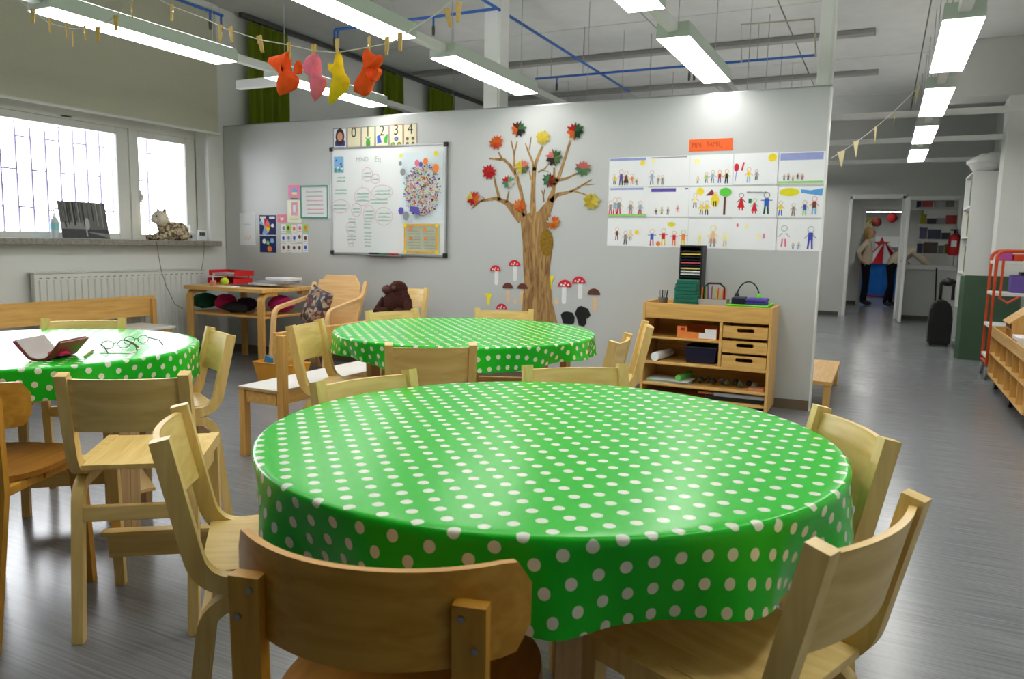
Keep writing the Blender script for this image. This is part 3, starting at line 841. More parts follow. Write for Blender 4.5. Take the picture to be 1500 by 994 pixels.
# ================================================================== things on the partition
def W(px, py):
    p = onY(px, py, YP); return p.x, p.z
def quad(x0, y0, x1, y1):
    """upright rectangle on the partition from two pixel corners: left, bottom, width, height"""
    a, b = W(x0, y0), W(x1, y1)
    return a[0], b[1], b[0] - a[0], a[1] - b[1]
def sheet(x0, y0, x1, y1, base, off=0.0005):
    x, z, w, h = quad(x0, y0, x1, y1)
    return Pad(w, h, base, wallM(x, z, YP - off))
RED, GRN, BLU, YEL, ORG = ink(206, 40, 48), ink(70, 160, 70), ink(54, 96, 190), ink(236, 212, 50), ink(232, 130, 50)
PNK, PUR, BRN, BLK, TAN = ink(226, 120, 140), ink(96, 84, 170), ink(110, 70, 50), ink(40, 40, 44), ink(214, 178, 130)
GRY, LBL, LGR, SKY, PYE = ink(140, 144, 148), ink(130, 180, 220), ink(150, 206, 120), ink(150, 160, 210), ink(244, 236, 160)
# whiteboard
x, z, w, h = quad(487, 219, 653, 374)
wb = thing('whiteboard', 'wall whiteboard with a mind map in green and red marker', 'whiteboard', (x, YP, z))
bm = B(); box(bm, 0, w, -0.016, -0.002, 0, h); obj('board', bm, pmat('whiteboard_enamel', (228, 232, 233), 0.16, 0.5, 0.01, 2), wb)
for n, a in (('frame_rail', (-0.01, w + 0.01, h - 0.004, h + 0.014)), ('frame_rail', (-0.01, w + 0.01, -0.014, 0.004)), ('frame_rail', (-0.014, 0.004, -0.01, h + 0.01)), ('frame_rail', (w - 0.004, w + 0.014, -0.01, h + 0.01))):
    bm = B(); box(bm, a[0], a[1], -0.022, -0.001, a[2], a[3], 0.002); obj(n, bm, METAL, wb)
for cx in (0, w):
    for cz in (0, h):
        bm = B(); box(bm, cx - 0.02, cx + 0.02, -0.026, -0.0008, cz - 0.02, cz + 0.02, 0.005); obj('corner', bm, BLACK, wb)
bm = B(); box(bm, 0.3 * w, 0.66 * w, -0.06, -0.022, -0.018, -0.008, 0.002); obj('pen_tray', bm, METAL, wb)
pd = Pad(0.001, 0.001, GRN, wallM(0, 0, -0.0162), 0.0001)
def bp(px, py):
    a = W(px, py); return a[0] - x, a[1] - z
SCR, SCG = ink(206, 120, 124), ink(96, 158, 128)
def note(px, py, wpx, lines=1, ring=False):
    for i in range(lines):
        u, v = bp(px - wpx / 2, py + i * 5); pd.scrib(u, v, wpx * 0.0077, 0.018, SCG, lw=0.003)
    if ring:
        u, v = bp(px, py + (lines - 1) * 2.5 - 2); pd.ring(u, v, wpx * 0.0077 * 0.68, 0.003, SCR, ry=0.022 + lines * 0.02, n=22)
for a in ((540, 255, 11, 2, True), (552, 264, 9, 1, True), (534, 285, 18, 3, True), (563, 281, 22, 2, True), (502, 302, 20, 2, True), (526, 307, 11, 2, True), (545, 311, 12, 3, True), (567, 314, 18, 3, True),
          (505, 262, 13, 2), (505, 280, 18, 2), (561, 294, 24, 2), (522, 322, 10, 2), (521, 334, 11, 2, True), (522, 347, 13, 2), (521, 357, 6, 1, True), (545, 325, 10, 3), (546, 342, 11, 3), (546, 356, 9, 2)): note(*a)
pd.stroke([bp(538, 262), bp(538, 276)], 0.003, SCR)
u, v = bp(529, 238); pd.text('MIND', u, v, 0.055, ink(150, 158, 156)); u, v = bp(556, 238); pd.text('Eq', u, v, 0.07, ink(150, 158, 156))
pd.done('handwriting', wb)
for k, c in enumerate(((40, 40, 44), (60, 130, 90), (190, 50, 50))):
    bm = B(); a = x + w * (0.36 + 0.085 * k); tube(bm, [(a, YP - 0.042, z + 0.001), (a + 0.11, YP - 0.042, z + 0.001)], 0.008, 10)
    tag(obj('marker', bm, ink(*c)), ('black', 'green', 'red')[k] + ' marker lying on the whiteboard pen tray', 'marker', 'markers on the pen tray')
# posters on the board
p = sheet(589, 224, 650, 327, pmat('poster_pale_blue', (212, 226, 232), 0.6, 0.3, 0.05, 6), 0.0175)
rn = random.Random(4)
cols = [RED, ORG, YEL, PNK, PUR, BLK, BRN, LGR, GRY, TAN, BLU, PAPER]
for k in range(800):
    a, r = rn.uniform(0, 6.283), math.sqrt(rn.random()) * 0.185
    p.disc(p.w * 0.54 + r * math.cos(a), p.h * 0.47 + r * 1.25 * math.sin(a), rn.uniform(0.004, 0.009), rn.choice(cols), n=6)
for u, v, c, r in ((0.07, 0.95, YEL, .016), (0.9, 0.96, YEL, .02), (0.06, 0.84, GRY, .018), (0.12, 0.72, GRY, .028), (0.9, 0.76, ORG, .032), (0.08, 0.17, PUR, .03), (0.2, 0.1, GRY, .034), (0.46, 0.84, PNK, .025), (0.66, 0.86, ORG, .026), (0.55, 0.82, PUR, .02)):
    p.disc(p.w * u, p.h * v, r, c, r * 1.15)
p.poly([(p.w * .28, p.h * .17), (p.w * .55, p.h * .1), (p.w * .5, p.h * .22), (p.w * .3, p.h * .24)], PUR)
tag(p.done('poster'), 'pale blue poster of a crowd of tiny coloured figures and balloons on the whiteboard', 'poster')
p = sheet(596, 328, 645, 371, pmat('sheet_sage', (190, 196, 168), 0.7, 0.3, 0.05, 12), 0.0175)
for k in range(7):
    p.scrib(p.w * .1, p.h * (.14 + .1 * k), p.w * .36, .014, GRY, lw=.002); p.scrib(p.w * .56, p.h * (.14 + .1 * k), p.w * .34, .014, GRY, lw=.002)
for u, v in ((.18, .84), (.2, .5), (.62, .8), (.64, .5)): p.disc(p.w * u, p.h * v, .016, ORG)
p.frame(.016, ink(226, 172, 40))
for u in (.03, .97):
    for v in (.04, .96): p.disc(p.w * u, p.h * v, .018, YEL)
tag(p.done('printed_sheet'), 'yellow framed printed sheet low on the whiteboard', 'sheet')
p = sheet(491, 230, 505, 253, LBL, 0.0175)
for k in range(14): p.disc(rn.uniform(.01, p.w - .01), rn.uniform(.01, p.h - .01), rn.uniform(.006, .014), rn.choice((GRN, YEL, PAPER, BLU)), n=8)
tag(p.done('picture_card'), 'small blue green picture card in the top corner of the whiteboard', 'card')
# number cards
cream = pmat('cream_card', (222, 214, 182), 0.7, 0.3, 0.03, 8)
for k in range(6):
    x0 = 488.3 + k * 20.6; dy = -1.35 * k
    p = sheet(x0, 188.5 + dy, x0 + 19.8, 219.5 + dy * .75, cream if k else PAPER)
    if k == 0:
        p.rect(.02, p.h * .2, p.w - .02, p.h * .44, ink(44, 60, 120)); p.disc(p.w * .5, p.h * .62, .052, ink(64, 40, 36), .075); p.disc(p.w * .5, p.h * .62, .032, ink(206, 150, 124), .042)
        p.scrib(.03, .02, p.w - .06, .014, GRY, lw=.003)
        lab = 'card with a dark haired figure in blue, start of the number row'
    else:
        p.text(str(k - 1), p.w * .28, p.h * .56, .13, BLK, .95)
        if k == 2: p.disc(p.w * .5, p.h * .26, .026, GRN, .045); p.stroke([(p.w * .5, p.h * .4), (p.w * .3, p.h * .52)], .008, GRN); p.stroke([(p.w * .5, p.h * .4), (p.w * .7, p.h * .52)], .008, GRN)
        if k == 3: p.poly([(.02, .04), (.07, .05), (.05, .12), (.015, .11)], BLU); p.poly([(.09, .05), (.13, .04), (.14, .13), (.1, .1)], GRN)
        if k == 4:
            for u, v, c in ((.5, .38, BLU), (.25, .14, GRN), (.72, .14, GRN)): p.disc(p.w * u, p.h * v, .024, c, .02); p.disc(p.w * u, p.h * v, .009, ORG)
        if k == 5:
            for u in (.28, .7):
                for v in (.14, .36): p.disc(p.w * u, p.h * v, .017, ink(104, 98, 56), .015)
        lab = 'cream number card ' + ('with a zero and no picture', 'with a one over a green beetle', 'with a two over a blue and a green shape', 'with a three over three round creatures', 'with a four over four olive blobs')[k - 1]
    p.frame(.005, ink(*((70, 60, 120), (150, 70, 80), (60, 110, 110), (50, 70, 100), (190, 90, 90), (130, 90, 100))[k]))
    tag(p.done('number_card'), lab, 'card', 'number cards')
# sheets left of the board
p = sheet(442, 272, 483, 320, PAPER)
for k in range(6): p.scrib(p.w * .2, p.h * (.14 + .13 * k), p.w * .6, .012, (PNK if k in (1, 3) else GRY), lw=.0022)
p.frame(.014, ink(70, 150, 130)); tag(p.done('framed_notice'), 'white notice with a teal border beside the whiteboard', 'notice')
p = sheet(422, 271, 441, 289, ink(236, 150, 186)); p.disc(p.w * .5, p.h * .55, .04, LBL, .022); p.rect(.05, .03, p.w - .05, .05, PYE)
tag(p.done('picture_card'), 'pink square card with a blue shape, topmost of the wall sheets', 'card')
p = sheet(421, 293, 442, 326, pmat('pale_yellow_sheet', (236, 236, 210), 0.7)); p.rect(.05, .07, p.w - .045, .2, ink(226, 170, 196)); p.rect(.07, .1, p.w - .07, .17, PAPER); p.scrib(.04, .225, p.w - .08, .014, BLK, lw=.003); p.scrib(.03, .03, p.w - .06, .012, GRY, lw=.002)
tag(p.done('printed_sheet'), 'pale yellow sheet with a pink box under the pink card', 'sheet')
p = sheet(406, 314, 420, 326, ink(230, 140, 160)); p.disc(p.w * .5, p.h * .5, .025, PAPER, .015); p.stroke([(.02, .02), (.08, .07)], .006, RED)
tag(p.done('picture_card'), 'small pink card beside the dark blue chart', 'card')
p = sheet(380, 315, 405, 370, ink(34, 42, 96))
p.rect(0, p.h * .455, p.w, p.h * .475, PAPER); p.rect(.01, p.h - .035, p.w * .4, p.h - .012, PAPER); p.rect(p.w * .6, p.h - .035, p.w - .01, p.h - .012, PAPER)
cx, cy = p.w * .3, p.h * .7
for k in range(8):
    a0, a1 = -2 + k * .6, -2 + (k + 1) * .6
    p.poly([(cx, cy), (cx + .075 * math.cos(a0), cy + .085 * math.sin(a0)), (cx + .075 * math.cos(a1), cy + .085 * math.sin(a1))], (LBL, SKY, YEL, ORG, PNK, RED, PAPER, LBL)[k])
p.disc(p.w * .8, p.h * .72, .02, PAPER); p.disc(p.w * .6, p.h * .1, .03, ORG); p.disc(p.w * .28, p.h * .3, .024, PAPER); p.disc(p.w * .5, p.h * .26, .02, LGR); p.disc(p.w * .76, p.h * .32, .024, LBL)
tag(p.done('chart'), 'dark blue two part chart with a coloured wheel', 'chart')
p = sheet(351, 312, 375, 359, PAPER); p.scrib(.06, .05, .09, .05, TAN, lw=.004); p.scrib(.05, .2, .1, .02, SKY, lw=.002)
tag(p.done('drawing'), 'white sheet with a faint small sketch near the room corner', 'drawing')
k = 0
for iy in range(3):
    for ix in range(5):
        x0, y0 = 411.5 + ix * 8.0 + rn.uniform(-.5, .5), 328 + iy * 14 + rn.uniform(-1, 1)
        p = sheet(x0, y0, x0 + 7.7, y0 + 13, PAPER if (ix, iy) not in ((1, 0), (4, 0)) else ink(170, 220, 110), 0.0005 + 0.002 * (k % 2))
        c = rn.choice((GRY, ORG, BLU, PNK, BRN)); p.disc(p.w * .5, p.h * .55, .018, c, .02); p.scrib(.01, .012, p.w - .02, .008, GRY, lw=.002)
        gname = {(1, 0): 'plain green card in the top row of the little card block', (4, 0): 'plain green card at the whiteboard end of the little card block'}.get((ix, iy), 'little white picture card in the block of cards by the dark blue chart')
        tag(p.done('picture_card'), gname, 'card', 'block of little picture cards'); k += 1

# ---- the family drawings
def man(p, u, v, s, body, legs=BLK, head=TAN, dress=False, arms=None):
    x0, y0 = p.w * u, p.h * v; H_ = s * p.h
    p.ring(x0, y0 + H_ * .84, H_ * .13, .0035, head, n=10)
    if dress: p.poly([(x0 - H_ * .2, y0 + H_ * .16), (x0 + H_ * .2, y0 + H_ * .16), (x0 + H_ * .05, y0 + H_ * .7), (x0 - H_ * .05, y0 + H_ * .7)], body)
    else: p.rect(x0 - H_ * .1, y0 + H_ * .36, x0 + H_ * .1, y0 + H_ * .7, body)
    for sx in (-1, 1):
        p.stroke([(x0 + sx * H_ * .06, y0 + H_ * .36), (x0 + sx * H_ * .09, y0)], max(.004, H_ * .07), legs)
        p.stroke([(x0 + sx * H_ * .08, y0 + H_ * .62), (x0 + sx * H_ * .25, y0 + H_ * (.62 if arms else .45))], .005, arms or head)
def sky(p, mat, a=0.0, b=1.0, t=.03):
    p.rect(p.w * a + .006, p.h - t - .006, p.w * b - .006, p.h - .006, mat)
def sun(p, u, v, r=.02, m=YEL): p.disc(p.w * u, p.h * v, r, m)
def ground(p, m): p.rect(.004, .004, p.w - .004, .02, m)
pic = [
    lambda p: (sky(p, SKY, 0, .95, .018), sun(p, .85, .8), man(p, .15, .08, .38, YEL), man(p, .32, .05, .55, PUR), man(p, .45, .05, .5, BRN, dress=True), man(p, .6, .08, .36, ORG, PNK), man(p, .72, .05, .24, GRY)),
    lambda p: (sky(p, GRY, .05, .95, .008), sun(p, .12, .85, .015, PYE), man(p, .1, .05, .5, LBL), man(p, .26, .05, .32, GRY), man(p, .36, .05, .32, GRY)),
    lambda p: (sun(p, .16, .8, .02, PYE), man(p, .2, .08, .22, PYE), man(p, .4, .08, .36, LGR), man(p, .54, .08, .42, LBL), man(p, .7, .08, .42, RED, PUR), man(p, .86, .06, .46, BLK)),
    lambda p: (sun(p, .86, .84, .03), p.disc(p.w * .08, p.h * .55, .018, RED, .03), p.stroke([(p.w * .06, .02), (p.w * .09, .11)], .004, BLU), p.stroke([(p.w * .2, .1), (p.w * .24, .16)], .012, RED), man(p, .36, .06, .5, YEL, LBL), man(p, .53, .14, .34, SKY)),
    lambda p: (sky(p, SKY, .02, .98, .05), ground(p, LGR), man(p, .15, .12, .2, SKY), man(p, .24, .12, .22, PUR), man(p, .34, .1, .16, PNK), man(p, .44, .14, .2, BLK), man(p, .54, .12, .2, PNK)),
    lambda p: (sky(p, SKY, .02, .9, .016), man(p, .06, .06, .5, GRY, RED), man(p, .18, .06, .6, LBL, RED), man(p, .28, .06, .6, GRY, RED), man(p, .58, .05, .5, GRY, RED), man(p, .82, .06, .48, LBL, RED), ground(p, LGR)),
    lambda p: (sky(p, PUR, .06, .7, .028), sky(p, PUR, .88, .99, .01), man(p, .22, .06, .24, BLK), man(p, .36, .08, .26, LGR), man(p, .51, .06, .28, PUR), man(p, .74, .14, .26, PNK, PNK)),
    lambda p: (sun(p, .25, .85, .028), p.poly([(p.w * .38, p.h * .7), (p.w * .6, p.h * .72), (p.w * .52, p.h * .92)], ink(140, 50, 70)), man(p, .14, .3, .5, PYE), man(p, .3, .06, .46, YEL), man(p, .42, .05, .5, YEL, BLK), p.disc(p.w * .6, p.h * .55, .03, YEL, .05), man(p, .6, .34, .5, YEL), p.rect(p.w * .8, .012, p.w * .85, p.h * .66, BRN), p.disc(p.w * .83, p.h * .82, .045, ink(100, 200, 70), .032)),
    lambda p: (man(p, .2, .22, .58, RED, RED, BLK, True), p.rect(p.w * .36, p.h * .46, p.w * .43, p.h * .6, ink(40, 110, 80)), man(p, .5, .12, .5, ink(200, 40, 70), RED, LGR, True), man(p, .76, .1, .72, BLU, ink(40, 80, 70), BLK, arms=BLU), p.scrib(.1, p.h * .78, .14, .014, GRY, lw=.003)),
    lambda p: (p.disc(p.w * .25, p.h * .83, .07, ink(220, 214, 40), .03), p.poly([(p.w * .5, p.h * .8), (p.w * .95, p.h * .7), (p.w * .97, p.h * .95), (p.w * .7, p.h * .88), (p.w * .5, p.h * .92)], ink(90, 160, 220)), man(p, .08, .06, .5, YEL, BLU), man(p, .36, .05, .42, GRY, BRN), man(p, .6, .07, .5, BLU, LGR), man(p, .8, .1, .6, BRN, LBL, PNK)),
    lambda p: (sun(p, .75, .5, .018), man(p, .25, .2, .48, BRN, BRN), man(p, .47, .06, .5, GRY, BLK), man(p, .6, .2, .38, PYE, GRY)),
    lambda p: (p.disc(p.w * .6, p.h * .78, .032, ink(220, 214, 40), .018), man(p, .14, .04, .6, BLU, ink(180, 50, 90), arms=BLU), man(p, .42, .06, .6, RED, YEL, arms=RED), p.disc(p.w * .3, p.h * .12, .018, ORG), man(p, .68, .06, .52, RED, ORG, arms=RED), man(p, .9, .06, .56, ORG, YEL, LGR, arms=ORG)),
    lambda p: (man(p, .28, .1, .46, PYE, PYE, PYE), man(p, .58, .06, .74, ink(234, 190, 150), GRY, YEL, True), man(p, .86, .08, .5, PYE, TAN, PYE)),
    lambda p: (p.disc(p.w * .13, p.h * .78, .008, PNK, .014), p.disc(p.w * .33, p.h * .76, .01, PYE, .016), p.disc(p.w * .6, p.h * .42, .01, PYE, .02), p.disc(p.w * .72, p.h * .44, .008, PNK, .02)),
    lambda p: (man(p, .17, .12, .7, PAPER, PNK, GRY), man(p, .38, .06, .2, LBL, BLU), man(p, .5, .04, .24, LBL, BLU), man(p, .74, .06, .74, ink(70, 80, 180), ink(60, 70, 170), GRY)),
]
what = ['blue strip sky and five figures in a row', 'thin grey sky line and three figures at one side', 'five walking figures, below the orange sign', 'yellow sun in the corner and tall stick figures', 'purple rain cloud over a green ground',
        'red legged figures in two clusters', 'dark purple cloud and four tiny figures', 'green topped tree beside yellow figures', 'red triangle dress and blue shirted figure', 'big yellow and blue sky over a family',
        'three dark stick figures and a small sun', 'four figures holding out their arms under a yellow cloud', 'pale orange round figures', 'almost empty sheet with a few faint marks', 'tall dark blue figure and two little blue ones']
xs = [(892, 948), (949.5, 1008), (1010.5, 1072), (1074, 1138), (1140, 1205.5)]
for r in range(3):
    for c in range(5):
        f = c / 4; sk = -1.5 * (2 - r) * 0 
        y0 = (231.5 - 8.5 * f, 274.5 - 1.0 * f, 319 + 1.5 * f)[r]; y1 = (272.5 - 3.5 * f, 317 + 1.0 * f, 361 + 6.5 * f)[r]
        dx = (1.0, 0, -1.5)[r]
        p = sheet(xs[c][0] + dx, y0 + rn.uniform(-.6, .6), xs[c][1] + dx, y1 + rn.uniform(-.6, .6), PAPER)
        pic[r * 5 + c](p)
        tag(p.done('child_drawing'), "child's family drawing on white paper: " + what[r * 5 + c], 'drawing', 'family drawings')
p = sheet(1010, 204.5, 1073, 220, pmat('orange_sign_card', (232, 98, 44), 0.7, 0.3, 0.03))
p.text('MIN.', .02, .03, .05, ink(150, 66, 22), .8); p.text('FAMILJ', .13, .032, .05, ink(160, 70, 24), .8)
tag(p.done('sign_card'), 'orange paper sign above the family drawings', 'sign')

# ---- paper tree with leaves
def fA(u, v): return W(670 + u / 6.213, 160 + v / 6.213)
def fB(u, v): return W(670 + u / 5.845, 310 + v / 5.845)
def bark():
    m = bpy.data.materials.new('painted_bark'); m.use_nodes = True
    nt = m.node_tree; b = nt.nodes['Principled BSDF']
    tc = nt.nodes.new('ShaderNodeTexCoord'); mp = nt.nodes.new('ShaderNodeMapping'); mp.inputs['Scale'].default_value = (9, 9, 1.6)
    nz = nt.nodes.new('ShaderNodeTexNoise'); nz.inputs['Scale'].default_value = 3; nz.inputs['Detail'].default_value = 4; nz.inputs['Distortion'].default_value = 1.6
    rp = nt.nodes.new('ShaderNodeValToRGB'); rp.color_ramp.elements[0].position = .3; rp.color_ramp.elements[1].position = .68
    rp.color_ramp.elements[0].color = S(112, 78, 40); rp.color_ramp.elements[1].color = S(178, 140, 84)
    nt.links.new(tc.outputs['Object'], mp.inputs[0]); nt.links.new(mp.outputs[0], nz.inputs['Vector']); nt.links.new(nz.outputs[0], rp.inputs[0]); nt.links.new(rp.outputs[0], b.inputs['Base Color'])
    b.inputs['Roughness'].default_value = .8
    return m
BARK = bark()
tree = thing('paper_tree', 'brown painted paper tree with bare branches on the partition', 'wall decoration', (fA(690, 960)[0], YP, 0.75))
def flat(bm, pts, d0, d1): prism(bm, [(a, b) for a, b in pts], d0, d1, wallM(0, 0, YP))
def limb(pts, ws):
    pts = [fA(*p) for p in pts]; ws = [w_ * 0.00088 for w_ in ws]; L, Rr = [], []
    for i, p in enumerate(pts):
        a, b = Vector(pts[max(i - 1, 0)]), Vector(pts[min(i + 1, len(pts) - 1)]); t = (b - a).normalized(); n = Vector((-t.y, t.x)) * ws[i] / 2
        L.append((p[0] + n.x, p[1] + n.y)); Rr.append((p[0] - n.x, p[1] - n.y))
    return L + Rr[::-1]
def tpart(name, polys, mat, d=0.003):
    bm = B()
    for q in polys: flat(bm, q, 0.0004, d)
    o = obj(name, bm, mat); o.parent = tree; o.matrix_parent_inverse = Matrix.Translation(-tree.location); return o
trunk = [(540, 60), (560, 250), (565, 450), (575, 620), (555, 840), (520, 1010), (885, 1010), (850, 930), (810, 760), (790, 500), (815, 300), (780, 150), (800, 20), (640, -5)]
tpart('trunk', [[fB(*q) for q in trunk]], BARK, 0.005)
limbs = [([(590, 1000), (450, 850), (350, 810), (210, 835), (130, 905)], [110, 50, 34, 20, 12]), ([(385, 830), (375, 780), (350, 690), (335, 610)], [40, 30, 22, 14]), ([(450, 850), (458, 800), (470, 745)], [24, 20, 14]), ([(215, 840), (250, 815), (225, 795)], [14, 14, 12]),
         ([(620, 1000), (590, 800), (545, 620), (480, 510), (430, 460), (290, 448)], [60, 34, 32, 30, 26, 14]), ([(410, 455), (375, 390)], [24, 16]), ([(530, 590), (518, 500), (516, 400), (490, 285)], [20, 18, 16, 14]), ([(516, 410), (545, 290)], [16, 12]),
         ([(690, 1000), (688, 800), (692, 650), (702, 530)], [70, 46, 42, 40]), ([(700, 560), (685, 480), (640, 370), (620, 310)], [26, 22, 16, 10]), ([(656, 370), (673, 250)], [14, 8]), ([(700, 560), (720, 470), (755, 380), (780, 335)], [32, 28, 26, 22]), ([(735, 572), (800, 535), (836, 490)], [12, 12, 8]), ([(770, 556), (830, 565)], [10, 6]), ([(672, 640), (655, 560)], [20, 10]),
         ([(760, 1000), (840, 860), (878, 720), (882, 530)], [150, 80, 36, 18]), ([(884, 690), (925, 610), (980, 440), (1030, 280)], [34, 30, 22, 22]), ([(900, 650), (1010, 622), (1090, 580)], [28, 20, 14]), ([(850, 840), (910, 775), (1030, 750), (1120, 700), (1222, 638)], [50, 36, 22, 16, 8]), ([(1020, 742), (1090, 752), (1165, 775)], [18, 14, 10]), ([(1160, 688), (1250, 682)], [8, 5]), ([(788, 840), (780, 770), (765, 735)], [16, 12, 8]), ([(784, 790), (796, 725)], [10, 6])]
for pts, ws in limbs: tpart('branch', [limb(pts, ws)], BARK)
kn = [(765 + 56 * math.cos(a), 265 + 116 * math.sin(a)) for a in [2 * math.pi * i / 28 for i in range(28)]]
tpart('knot_hole', [[fB(*q) for q in kn]], pmat('woven_knot', (134, 104, 30), 0.8, 0.2, 0.3, 60), 0.008)['label'] = 'olive woven oval knot'
def leaf(u, v, r, cs, lab, conv=fA, tilt=0.0, rn=random.Random(2)):
    cx, cz = conv(u, v); r = r * 0.00088
    shape = [(0, 1.05), (.16, .62), (.42, .86), (.5, .5), (.95, .55), (.72, .2), (1.0, -.05), (.55, -.3), (.62, -.7), (.2, -.55), (0, -.95), (-.2, -.55), (-.62, -.7), (-.55, -.3), (-1.0, -.05), (-.72, .2), (-.95, .55), (-.5, .5), (-.42, .86), (-.16, .62)]
    ca, sa = math.cos(tilt), math.sin(tilt)
    bm = B(); c0 = bm.verts.new((0, -0.016, 0)); vs = []
    for a, b in shape:
        a2, b2 = (a * ca - b * sa) * r, (a * sa + b * ca) * r
        vs.append(bm.verts.new((a2, -0.007 - 0.006 * rn.random(), b2)))
    n = len(vs); mats = [ink(*c) for c in cs]
    for i in range(n):
        f = bm.faces.new((c0, vs[i], vs[(i + 1) % n])); f.material_index = int((i / n) * len(mats)) % len(mats)
    bmesh.ops.solidify(bm, geom=bm.faces[:], thickness=0.0012)
    o = obj('paper_leaf', bm, mats); o.location = (cx, YP - 0.002, cz)
    tag(o, lab, 'paper leaf', 'paper leaves of the tree')
O_, R_, Y_, G_, D_, P_, W_, K_ = (232, 120, 50), (206, 44, 44), (232, 212, 90), (70, 120, 70), (112, 50, 44), (226, 130, 120), (220, 216, 206), (60, 54, 52)
for a in ((360, 305, 78, [O_, (226, 96, 60), O_], 'orange paper leaf high on the tree side towards the whiteboard'), (560, 185, 82, [G_, K_, O_, D_], 'dark red and green paper leaf at the tree top'), (780, 262, 76, [Y_], 'plain yellow paper leaf at the top of the middle branch'),
          (1075, 205, 86, [G_, (40, 84, 60), O_, R_], 'pink, orange and green paper leaf on the tallest branch towards the drawings'), (885, 445, 86, [G_, (110, 140, 90), K_, P_], 'pink, green and black paper leaf below the tallest branch'), (290, 575, 80, [R_], 'bright red paper leaf'), (592, 528, 80, [P_, (120, 130, 80), Y_, Y_], 'pink and yellow striped paper leaf in the crown middle'),
          (470, 665, 72, [(120, 180, 140), W_, (110, 170, 130), R_], 'mint and white paper leaf with a red tip'), (150, 815, 80, [(214, 70, 50), O_, R_, Y_], 'yellow and red paper leaf at the end of the lowest branch'), (568, 880, 74, [O_, (236, 150, 80)], 'orange paper leaf where the trunk forks'), (838, 648, 74, [(150, 60, 30), (140, 56, 30), (90, 140, 100), (90, 140, 100)], 'rust brown and green paper leaf on the fork towards the drawings'),
          (1145, 545, 80, [P_, (110, 160, 110), (100, 150, 110), P_], 'pink and green paper leaf pointing to the drawings'), (1220, 842, 86, [Y_, (220, 198, 70)], 'plain yellow paper leaf hanging lowest towards the drawings')): leaf(*a, tilt=rn.uniform(-.5, .5))
leaf(825, 95, 74, [O_, (240, 150, 40), (236, 130, 40), W_], 'orange and white paper leaf above the knot', fB, .3)
# ---- paper mushrooms
def mushroom(u, v, w, su, sv, sh, kind, lab):
    cx, cz = fB(u, v); k = 1 / 5.845 * 0.00553
    t = thing('paper_mushroom', lab, 'paper mushroom', (cx, YP, cz), 0, 'paper mushrooms')
    sx, sz = fB(su, sv); sw = w * 0.17 * k; hh = sh * 0.5 * k
    caps = {'red': (206, 40, 50), 'brown': (98, 54, 42), 'yellow': (236, 220, 40), 'tan': (222, 196, 156)}
    if kind == 'yellow':
        bm = B(); a = w * .5 * k; prism(bm, [(-a, a * 1.3), (a, a * 1.3), (.35 * a, 0), (.35 * a, -a * 1.4), (-.35 * a, -a * 1.4), (-.35 * a, 0)], 0.0005, 0.003, wallM(0, 0, 0)); obj('cap', bm, ink(*caps[kind]), t); return
    if kind == 'tan':
        bm = B(); blob(bm, (0, -0.002, 0), (w * .5 * k, 0.0015, w * .8 * k), 10); obj('cap', bm, ink(*caps[kind]), t); return
    bm = B(); prism(bm, [(sx - cx - sw, sz - cz + hh), (sx - cx + sw, sz - cz + hh), (sx - cx + sw, sz - cz - hh * .8), (sx - cx + sw * .5, sz - cz - hh), (sx - cx - sw * .5, sz - cz - hh), (sx - cx - sw, sz - cz - hh * .8)], 0.0005, 0.003, wallM(0, 0, 0))
    obj('stem', bm, ink(*((228, 228, 228) if kind == 'red' else (222, 190, 150))), t)
    bm = B(); a = w * .5 * k; prism(bm, [(a * math.cos(q), a * (-.28 + .95 * math.sin(q))) for q in [math.pi * i / 12 for i in range(13)]], 0.003, 0.006, wallM(0, 0, 0))
    cap = obj('cap', bm, ink(*caps[kind]), t)
    if kind == 'red':
        for du, dv in ((-.5, .0), (0.05, .2), (.5, .0), (-.15, -.08)):
            bm = B(); prism(bm, [(a * (du + .13 * math.cos(q)), a * (dv + .13 * math.sin(q))) for q in [2 * math.pi * i / 10 for i in range(10)]], 0.006, 0.007, wallM(0, 0, 0)); obj('dot', bm, ink(232, 232, 230), cap)
for a in ((328, 492, 110, 335, 565, 130, 'red', 'red capped paper mushroom farthest to the whiteboard side'), (490, 448, 114, 495, 530, 130, 'red', 'red capped paper mushroom touching the trunk on the whiteboard side'), (380, 820, 110, 385, 900, 110, 'red', 'red capped paper mushroom half hidden behind a chair back'), (922, 624, 130, 915, 715, 150, 'red', 'red capped paper mushroom next to the trunk on the drawings side'),
          (1042, 594, 126, 1052, 680, 130, 'red', 'red capped paper mushroom between the trunk and a brown one'), (433, 640, 104, 435, 720, 110, 'brown', 'brown capped paper mushroom under the red ones on the whiteboard side'), (560, 645, 104, 548, 735, 120, 'brown', 'brown capped paper mushroom overlapping the trunk edge'), (1170, 694, 116, 1178, 790, 120, 'brown', 'brown capped paper mushroom farthest to the drawings side'),
          (268, 745, 78, 0, 0, 0, 'yellow', 'yellow funnel paper mushroom on the whiteboard side'), (795, 605, 88, 0, 0, 0, 'yellow', 'yellow funnel paper mushroom stuck on the trunk edge'), (848, 765, 40, 0, 0, 0, 'tan', 'small tan paper mushroom beside the trunk foot'), (808, 803, 46, 0, 0, 0, 'tan', 'tan paper mushroom on the trunk foot'), (495, 765, 34, 0, 0, 0, 'tan', 'tiny tan paper mushroom between two brown ones')): mushroom(*a)
